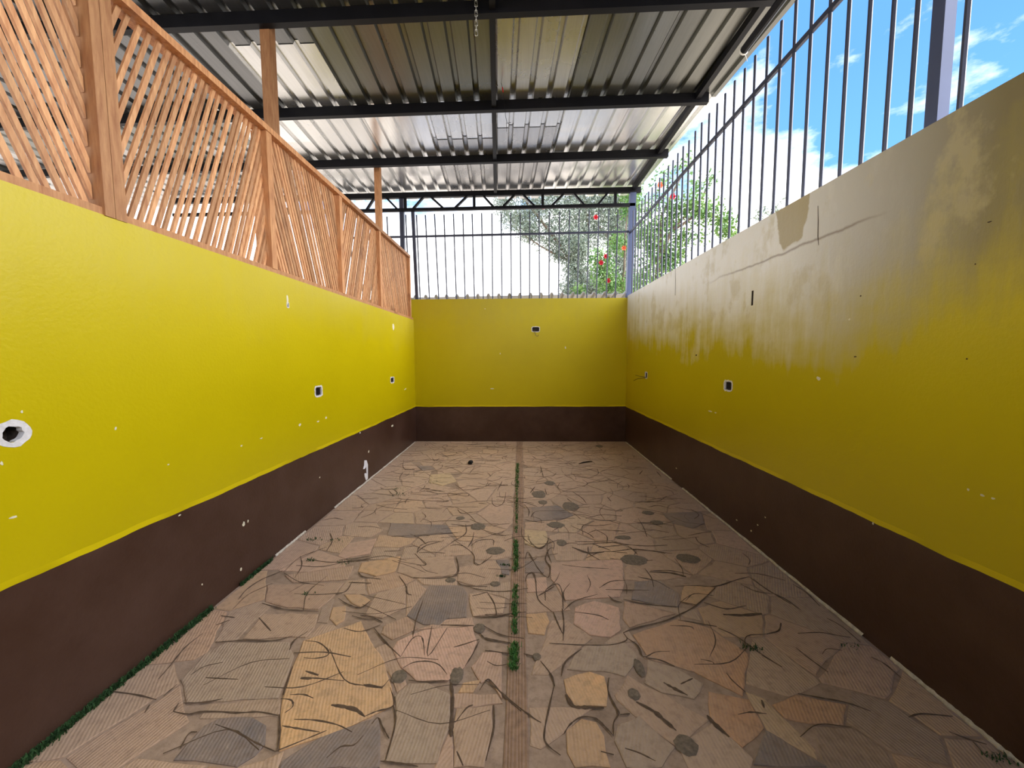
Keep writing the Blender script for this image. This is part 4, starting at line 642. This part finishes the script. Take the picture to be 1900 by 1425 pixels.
rf = empty('bar_fence', (XR+.02, 3.0, ZR)); tag(rf, 'dark steel bar fence with thick post running along the right wall top', 'fence')
XF = XR+.028
MB().bar((XF, -1.8, 3.535), (XF, D, 3.575), .022, .034).build('rail', M['steel'], rf)
yy = -1.75; ysb = []
base = [1.497, 1.588+.045, 1.882, 2.005, 2.152, 2.30]
k = 0
while yy < 1.45: ysb.append(yy); yy += .145
ysb += [1.497, 1.715, 1.925, 2.045, 2.180, 2.315]
yy = 2.455
while yy < D-.05: ysb.append(yy); yy += .1465
for yy in ysb:
    MB().tube([(XF, yy, ZR-.01), (XF, yy+rnd.uniform(-.006, .006), 3.86+rnd.uniform(-.012, .012))], .0105, 6).build('bar', M['steel'], rf)
MB().bar((XF+.02, 1.825, ZR-.01), (XF+.02, 1.825, rz(1.87)-.04), .05, .055).build('post', M['greysteel'], rf)

# ------------------------------------------------------------------ timber lattice on the left wall
tl = empty('wooden_lattice', (XL-.05, 3.0, ZL)); tag(tl, 'wooden lattice screen of diagonal pine slats standing on the left yellow wall', 'lattice screen')
XT = XL-.006; TH = .05
ZT = 3.185
PO = [.66, 1.735, 2.87, 3.985, 5.08, 6.42]
MB().box((XT-.09, -.5, ZL-.003), (XT, D-.004, ZL+.034)).build('bottom_rail', M['timber'], tl)
for i, yy in enumerate(PO):
    if i == 1:
        MB().box((XT-.105, yy-.045, ZL-.002), (XT+.012, yy-.002, ZT+.70)).build('post', M['timber'], tl)
        MB().box((XT-.105, yy+.002, ZL-.002), (XT+.010, yy+.052, ZT+.72)).build('post', M['timber'], tl)
    else:
        MB().box((XT-.11, yy-.030, ZL+.03), (XT+.006, yy+.030, ZT-.032 if i not in (0,) else ZT)).build('post', M['timber'], tl)
for a, b in ((.66-1.1, 1.69), (1.79, 4.2), (4.203, 6.45)):
    MB().box((XT-.10, a, ZT-.03), (XT+.012, b, ZT+.012)).build('top_rail', M['timber'], tl)
def slats(ya, yb, slope, seed):
    R_ = random.Random(seed); h = ZT-.03-(ZL+.03); z0 = ZL+.03
    w = .0205; pitch = .0435; run = h/abs(slope)
    y = ya-run if True else ya
    nx, nz = (slope, -1) if slope > 0 else (slope, -1)
    l = math.hypot(nx, nz); nx /= l; nz /= l
    y = ya-run-.02
    while y < yb+run:
        st = y+R_.uniform(-.005, .005); sl = slope*(1+R_.uniform(-.012, .012))
        ww = w*R_.uniform(.9, 1.12)
        hy = ww/2*math.sqrt(1+1/sl**2)
        # strip between two slanted lines through (st, z0)
        if sl > 0: a0, a1 = st, st+h/sl
        else: a0, a1 = st+h/abs(sl), st
        poly = [(a0-hy, z0), (a0+hy, z0), (a1+hy, z0+h), (a1-hy, z0+h)]
        poly = clip(clip(poly, 1, 0, yb), -1, 0, -ya)
        y += pitch*R_.choice([1, 1, 1, 1, 1.12, .95]) if R_.random() > .03 else pitch*1.5
        if len(poly) < 3: continue
        area = abs(sum(poly[k][0]*poly[(k+1) % len(poly)][1]-poly[(k+1) % len(poly)][0]*poly[k][1] for k in range(len(poly))))/2
        if area < .0006: continue
        d = R_.uniform(.012, .015); off = R_.uniform(-.003, .003)
        MB().prism([(XT-.048+off, q[0], q[1]) for q in poly], (d, 0, 0)).build('slat', M['slat'], tl)
slats(.69, 1.685, -2.6, 1)
slats(1.79, 2.84, 2.75, 2)
slats(2.90, 3.955, -2.7, 3)
slats(4.015, 5.05, 2.7, 4)
slats(5.11, 6.39, -2.7, 5)
for i, (x, yy, zt_) in enumerate(((-2.10, 3.30, 4.20), (-2.10, 5.73, 4.20))):
    o = MB().box((x-.04, yy-.04, -.12), (x+.04, yy+.04, rz(x)+.05)).build('wooden_post', M['timber'])
    tag(o, ('tall pine post rising behind the lattice to the nearer black purlin', 'slim pine post rising behind the lattice to the farther black purlin')[i], 'post', 'posts behind the lattice')

# ------------------------------------------------------------------ small things
def ebox(front, axis, sgn, h, label, wires):
    c, w, hh = h[0], h[1], h[2]
    def p(u, z, d): return (front-sgn*d, u, z) if axis == 0 else (u, front-sgn*d, z)
    a, b, c0, c1 = c[0]-w/2+.006, c[0]+w/2-.006, c[1]-hh/2+.006, c[1]+hh/2-.006
    e = empty('electrical_box', p(c[0], c[1]-hh/2, .04)); tag(e, label, 'electrical box')
    for nm, (u0, u1, z0, z1, d0, d1) in dict(back_plate=(a, b, c0, c1, .044, .047), side_top=(a, b, c1-.003, c1, .010, .044), side_bottom=(a, b, c0, c0+.003, .010, .044), side_a=(a, a+.003, c0, c1, .010, .044), side_b=(b-.003, b, c0, c1, .010, .044)).items():
        lo = p(u0, z0, d0); hi = p(u1, z1, d1)
        MB().box([min(x, y) for x, y in zip(lo, hi)], [max(x, y) for x, y in zip(lo, hi)]).build(nm.split('_')[0]+'_plate' if nm != 'back_plate' else nm, M['boxgrey'], e)
    MB().tube([p(c[0]+.01, c[1]+.004, .044), p(c[0]+.01, c[1]+.004, .030)], .012, 10).build('conduit_stub', M['boxgrey'], e)
    for wpts in wires:
        MB().tube([p(c[0]+u, c[1]+z, d) for u, z, d in wpts], .004, 5).build('wire', M['copper'], e)
ebox(XL, 0, 1, HL[1], 'open electrical box with broken rim low in the middle of the left wall', [])
ebox(XL, 0, 1, HL[2], 'small open electrical box in the left wall near the back corner', [])
ebox(D, 1, -1, HB[0], 'empty electrical box with dangling wire in the back wall', [[(-.02, -.02, .03), (-.02, -.045, -.006), (-.005, -.085, -.012), (.012, -.115, -.014), (.035, -.120, -.014), (.046, -.095, -.014)]])
ebox(XR, 0, -1, HR[0], 'open square electrical box in the right wall above chipped marks', [])
ebox(XR, 0, -1, HR[1], 'small electrical box with loose wires in the right wall near the back corner', [[(.0, -.02, .03), (.02, -.03, -.01), (.12, -.022, -.06), (.24, -.015, -.08)], [(.0, -.03, .03), (.03, -.045, -.01), (.16, -.06, -.07), (.30, -.10, -.09)]])
# chain
ch = empty('hanging_chain', (-.345, 3.16, 4.02)); tag(ch, 'short silver link chain hanging from the front black purlin', 'chain')
zc = rz(-.34)+.03; i = 0
while zc > 4.035:
    mb = MB(); pts = []
    for k in range(14):
        t = 2*math.pi*k/14; cx, cz_ = .011*math.cos(t), .011*math.sin(t)+(.013 if math.sin(t) > 0 else -.013)
        pts.append((-.342+(cx if i % 2 else 0), 3.155+(0 if i % 2 else cx), zc+cz_))
    mb.tube(pts+[pts[0]], .0032, 6, cap=False).build('link', M['chain'], ch, smooth=True)
    zc -= .0355; i += 1
# dangling wire
hw = empty('dangling_wire', (-.2, 4.05, 3.9)); tag(hw, 'thin black wire with a red end dangling beside the long tie bar', 'wire')
MB().tube([(-0.204,4.12,4.352), (-0.187,4.1,4.286), (-0.17,4.08,4.198), (-0.159,4.06,4.065), (-0.148,4.05,3.953), (-0.132,4.05,3.879)], .0022, 5).build('strand', M['darksteel'], hw)
MB().tube([(-0.132,4.05,3.879), (-0.093,4.05,3.889)], .002, 5).build('strand', M['darksteel'], hw)
MB().tube([(-0.14,4.05,3.885), (-0.138,4.05,3.8)], .002, 5).build('strand', M['darksteel'], hw)
MB().tube([(-0.181,4.095,4.261), (-0.173,4.08,4.204)], .006, 6).build('red_end', M['red'], hw)
# conduit with lamp holder under the roof edge
cp = empty('conduit_pipe', (1.93, 3.4, 4.15)); tag(cp, 'dark conduit pipe with white collar under the right roof edge', 'pipe')
q = Vector((1.875,3.4,4.045))
MB().tube([(q.x+.03, 2.2, q.z+.02), (q.x, q.y, q.z)], .032, 10).build('pipe', M['darksteel'], cp)
MB().ring((q.x, q.y, q.z), (0, 1, 0), .030, .008).build('collar', M['white'], cp, smooth=True)
MB().tube([(q.x, q.y, q.z-.01), (q.x+.03, q.y+.02, q.z-.03), (q.x+.045, q.y+.02, q.z-.07)], .003, 5).build('wire', M['white'], cp)
# litter on the floor
x, y = (-0.699,5.133)
mb = MB(); bm = bmesh.new(); bmesh.ops.create_icosphere(bm, subdivisions=2, radius=.038)
R_ = random.Random(9)
for v in bm.verts: v.co = Vector((v.co.x*1.0, v.co.y*.9, v.co.z*.95))*R_.uniform(.72, 1.15); v.co.z = max(v.co.z, -.026)
mb.add([(v.co.x+x, v.co.y+y, v.co.z+.031) for v in bm.verts], [[v.index for v in f.verts] for f in bm.faces]); bm.free()
tag(mb.build('charcoal_lump', M['lump']), 'small black lump lying on the paving left of the grassy channel', 'lump')
a, b = (0.803,5.146), (1.009,5.254)
tag(MB().tube([(*a, .012), ((a[0]+b[0])/2-.03, (a[1]+b[1])/2, .016), ((a[0]+b[0])/2+.05, (a[1]+b[1])/2+.03, .018), (*b, .013)], [.004, .009, .010, .004], 6).build('twig', M['twig']), 'dark bent twig lying on the paving near the back wall', 'twig')
# grass
def blades(name, spots, m, label, seed):
    R_ = random.Random(seed); V = []; F_ = []
    for (x0, y0, x1, y1, n, w, h) in spots:
        for i in range(n):
            t = R_.random(); x = x0+(x1-x0)*t+R_.gauss(0, w); y = y0+(y1-y0)*t+R_.gauss(0, w*.6)
            x = min(max(x, XL+.003), XR-.003)
            hh = h*R_.uniform(.5, 1.3); a = R_.uniform(0, 6.28); bw = R_.uniform(.0012, .0028)
            lx, ly = math.cos(a)*hh*R_.uniform(.3, 1.0), math.sin(a)*hh*R_.uniform(.3, 1.0); lx = max(lx, XL+.002-x)
            px, py = -math.sin(a)*bw, math.cos(a)*bw; b = len(V)
            V += [(x-px, y-py, .001), (x+px, y+py, .001), (x+lx*.4+px, y+ly*.4+py, hh*.75), (x+lx*.4-px, y+ly*.4-py, hh*.75), (x+lx, y+ly, hh)]
            F_ += [(b, b+1, b+2, b+3), (b+3, b+2, b+4)]
    o = mesh(name, V, F_, m, fix=False); tag(o, label, 'grass', kind='stuff'); return o
sp = []
for (ya, yb, n, w, h) in (((-0.047,5.139)[1], (-0.039,4.214)[1], 420, .009, .028), ((-0.046,4.214)[1], (-0.039,3.097)[1], 330, .007, .022), ((-0.042,2.957)[1], (-0.04,2.521)[1], 420, .010, .024), ((-0.038,2.361)[1], (-0.036,2.214)[1], 120, .009, .022), ((-0.038,2.199)[1], (-0.037,2.061)[1], 150, .009, .024), ((-0.037,2.039)[1], (-0.035,1.931)[1], 130, .009, .022), ((-0.037,1.862)[1], (-0.036,1.693)[1], 330, .011, .024)):
    sp.append((-.030-.003*ya, ya, -.030-.003*yb, yb, n, w, h))
blades('grass', sp, M['grass'], 'bright green grass growing in tufts along the central channel', 1)
a, b = (-1.86,2.646), (-1.864,2.331); c, d = (-1.874,2.109), (-1.846,1.245)
blades('grass', [(XL+.012, b[1], XL+.012, a[1], 500, .008, .022), (XL+.012, d[1]-.1, XL+.012, c[1], 1900, .010, .026)], M['moss'], 'dark green grass line along the foot of the left wall', 2)
sp = []
for (px, n, w) in (((-1.556,2.643), 60, .02), ((-1.712,2.96), 70, .03), ((-1.507,2.954), 40, .03), ((-1.348,2.245), 40, .02), ((-1.317,3.98), 60, .06), ((-1.413,4.146), 40, .04), ((1.179,1.851), 70, .025), ((1.773,1.333), 60, .02), ((1.688,1.878), 25, .02), ((-0.111,2.601), 60, .012), ((-1.071,4.387), 40, .05), ((-0.135,2.468), 50, .012), ((-1.287,2.625), 30, .03)):
    sp.append((px[0]-.03, px[1], px[0]+.03, px[1], n, w, .014))
blades('grass', sp, M['moss'], 'sparse dark weeds sprouting in cracks across the paving', 3)

# ------------------------------------------------------------------ beyond the walls
# low lean-to roof just behind the back wall
V = []; F_ = []; prof = []
x = -2.2; k = 0
while x < 1.75:
    for du, h in ((0, 0), (.10, 0), (.12, .045), (.15, .045), (.17, 0)): prof.append((x+du, h))
    x += .187
for yy, zz in ((D+.23, 2.575), (D+2.2, 2.36)):
    for (u, h) in prof: V.append((u, yy, zz+h+.012*u))
n = len(prof)
F_ = [(k, k+1, n+k+1, n+k) for k in range(n-1)]
V += [(v[0], v[1], v[2]-.012) for v in V]; F_ += [tuple(2*n+i for i in f[::-1]) for f in list(F_)]
F_ += [(k, 2*n+k, 2*n+k+1, k+1) for k in range(n-1)]
lt = empty('lean_to_roof', (-.2, D+1.2, -.12)); tag(lt, 'low corrugated grey roof edge showing just behind the back wall bars', 'roof')
o = mesh('sheet', V, F_, M['sheet_out'], fix=False); child(o, lt)
for px_ in (-2.0, -.2, 1.6):
    for py_ in (D+.45, D+2.1): MB().bar((px_, py_, -.12), (px_, py_, 2.56-.11*(py_-D-.2)+.012*px_), .06, .06).build('post', M['darksteel'], lt)

def foliage(spots, seed, L, Wd, droop):
    R_ = random.Random(seed); V = []; F_ = []
    for (x, y, z, r, n) in spots:
        for i in range(n):
            p = Vector([max(-.9, min(.9, R_.gauss(0, .5))) for _ in range(3)])*r+Vector((x, y, z))
            d = Vector((R_.gauss(0, 1), R_.gauss(0, 1), R_.gauss(-droop, 1))).normalized()
            s = d.orthogonal().normalized(); s.rotate(Matrix.Rotation(R_.uniform(0, 6.28), 3, d))
            l = L*R_.uniform(.6, 1.3); w = Wd*R_.uniform(.7, 1.2); nn = d.cross(s)*(w*.35); b = len(V)
            V += [p, p+d*l*.5+s*w+nn, p+d*l, p+d*l*.5-s*w+nn, p+d*l*.5]
            F_ += [(b, b+1, b+4), (b+1, b+2, b+4), (b+2, b+3, b+4), (b+3, b, b+4)]
    return V, F_
def tree(name, label, base, limbs, spots, lm, flowers, seed, L, Wd, droop):
    t = empty(name, base); tag(t, label, 'tree' if name == 'tree' else 'shrub')
    for pts, r in limbs:
        n = len(pts); MB().tube(pts, [r*(1-.75*i/(n-1)) for i in range(n)], 7).build('trunk' if r > .07 else 'branch', M['bark'], t, smooth=True)
    V, F_ = foliage(spots, seed, L, Wd, droop)
    o = mesh('foliage', V, F_, lm, fix=False); child(o, t)
    for i, (p, m) in enumerate(flowers):
        R_ = random.Random(i); mb = MB(); c = Vector(p)
        for k in range(6):
            a = 2*math.pi*k/6+R_.uniform(-.2, .2); d = Vector((math.cos(a), -.55, math.sin(a))).normalized(); s = d.cross(Vector((0, 1, 0))).normalized()
            mb.add([c, c+d*.04+s*.028, c+d*.075+Vector((0, -.01, 0)), c+d*.04-s*.028, c+d*.05+Vector((0, -.012, 0))], [(0, 1, 4), (1, 2, 4), (2, 3, 4), (3, 0, 4)])
        mb.tube([c, c+Vector((0, -.07, .01))], .007, 5)
        mb.build('flower', M[m], t, fix=False)
TY = 12.4
limbs = [([(2.75, TY, -.12), (2.425,12.4,3.24), (1.984,12.4,4.064), (1.656,12.3,4.451), (1.352,12.2,4.862), (0.919,12.1,5.364), (0.329,12.0,6.066), (-0.25,12.0,6.795)], .11),
 ([(1.656,12.3,4.451), (1.183,12.2,4.664), (0.668,12.1,4.907), (0.112,12.0,5.243)], .05),
 ([(3.4, 12.7, -.12), (3.191,12.7,3.348), (2.771,12.7,4.294), (3.003,12.7,5.19), (3.139,12.6,6.006), (3.226,12.6,7.011)], .12),
 ([(3.003,12.7,5.19), (2.433,12.6,5.812), (1.668,12.5,6.456), (1.287,12.5,6.994)], .05),
 ([(2.166,12.5,4.801), (2.174,12.4,5.613), (2.031,12.3,6.241), (1.939,12.3,7.059)], .045)]
def cl(lst, dens): return [(a, b, c, r, max(6, int(dens*(r/.3)**1.6))) for (a, b, c, r) in lst]
sp = cl([(-0.505,12.1,6.277,0.346), (-0.222,12.1,5.834,0.38), (0.18,12.1,5.666,0.467), (0.587,12.2,6.22,0.593), (0.331,12.1,5.338,0.311), (0.927,12.2,5.231,0.453), (1.441,12.3,5.919,0.668), (2.063,12.5,6.451,0.679), (2.741,12.7,6.387,0.689), (3.26,12.7,6.515,0.544), (3.408,12.7,6.005,0.508), (2.159,12.5,5.478,0.607), (2.927,12.7,5.636,0.617), (3.42,12.7,5.357,0.508), (1.166,12.2,4.731,0.244), (-0.085,12.1,6.837,0.605), (1.266,12.3,6.906,0.703), (2.675,12.6,7.102,0.72)], 190)
sp += cl([(1.591,12.1,5.029,0.449), (1.861,12.1,4.763,0.311), (1.708,12.3,4.383,0.387), (2.004,12.3,3.874,0.562), (1.628,12.3,3.64,0.387)], 330)
sp += cl([(3.293,12.5,4.585,0.5), (3.424,12.5,4.004,0.5), (3.571,12.5,3.557,0.393), (2.562,12.5,3.599,0.464)], 260)
tree('tree', 'tall grey-green gum tree with slanting branches behind the back bars', (3.0, 12.5, -.12), limbs, [(a,b,c,r_,n*3) for a,b,c,r_,n in sp], M['leaf_grey'], [((0.698,11.8,5.969), 'petal2'), ((-0.443,11.8,6.363), 'petal2')], 21, .12, .015, .8)
limbs = [([(2.75, 9.3, -.12), (2.142,9.3,2.854), (1.977,9.3,3.572), (1.874,9.2,3.926)], .045), ([(3.0, 9.4, -.12), (2.427,9.4,2.867), (2.492,9.3,3.567), (2.504,9.3,4.324), (2.555,9.3,5.072)], .045)]
sp = cl([(1.871,9.3,3.801,0.266), (2.003,9.3,3.533,0.319), (2.112,9.3,3.188,0.345), (2.405,9.4,4.204,0.295), (2.623,9.4,4.984,0.269), (2.641,9.4,5.359,0.295), (2.552,9.4,3.203,0.269), (1.442,9.4,3.082,0.188)], 170)
tree('hibiscus_shrub', 'green hibiscus shrub with red flowers left of the grey corner post', (2.8, 9.35, -.12), limbs, [(a,b,c,r_,n*3) for a,b,c,r_,n in sp], M['leaf_green'], [((1.756,9.1,4.712), 'petal'), ((1.984,9.0,3.799), 'petal'), ((1.874,9.0,3.653), 'petal'), ((2.042,9.0,3.245), 'petal'), ((2.391,9.0,3.978), 'petal2')], 22, .08, .024, .2)
limbs = [([(3.4, 7.85, -.12), (2.737,7.85,2.593), (2.792,7.85,3.452), (2.988,7.75,3.948), (3.352,7.65,4.371), (3.827,7.55,4.126)], .06), ([(2.792,7.85,3.452), (2.836,7.85,4.297), (3.138,7.75,4.976), (3.422,7.75,5.276)], .04), ([(2.988,7.75,3.948), (3.409,7.65,4.218), (3.6,7.65,4.722), (3.746,7.65,4.972)], .03)]
sp = cl([(2.575,7.95,4.016,0.295), (2.747,7.95,3.672,0.318), (2.94,7.95,3.346,0.363), (2.597,7.95,3.024,0.318), (3.131,7.95,3.56,0.25), (2.97,7.85,4.064,0.247), (3.276,7.85,3.871,0.179), (2.985,7.95,2.879,0.273)], 190)
sp += cl([(3.321,7.65,4.372,0.24), (3.567,7.55,4.26,0.259), (3.901,7.55,4.055,0.216), (4.011,7.55,3.852,0.151), (3.029,7.75,4.362,0.177)], 210)
sp += cl([(2.479,7.85,4.458,0.247), (2.804,7.75,4.929,0.244), (3.215,7.75,5.198,0.199), (3.414,7.65,4.725,0.24), (3.717,7.65,4.922,0.131), (3.526,7.65,3.807,0.153), (3.236,7.85,3.02,0.157), (2.799,7.85,4.507,0.224)], 60)
tree('hibiscus_shrub', 'straggling green shrub with arching branches behind the right wall bars', (3.4, 7.85, -.12), limbs, [(a,b,c,r_,n*3) for a,b,c,r_,n in sp], M['leaf_green'], [((2.837,7.35,4.449), 'petal'), ((2.602,7.35,4.656), 'petal2')], 23, .075, .022, .2)
limbs = [([(5.6, 7.9, -.12), (5.6, 7.9, 3.4), (4.943,7.9,4.027), (5.016,7.9,4.288), (5.091,7.9,4.518)], .05), ([(4.943,7.9,4.027), (4.806,7.9,4.239), (4.747,7.9,4.376)], .012)]
sp = cl([(4.782,7.9,4.291,0.135), (5.084,7.9,4.434,0.158), (4.97,7.9,4.132,0.181), (5.036,7.9,3.867,0.226)], 170)
tree('sapling', 'thin leafy sapling tip peeking over the middle of the right wall', (5.6, 7.9, -.12), limbs, sp, M['leaf_grey'], [], 24, .08, .016, .2)
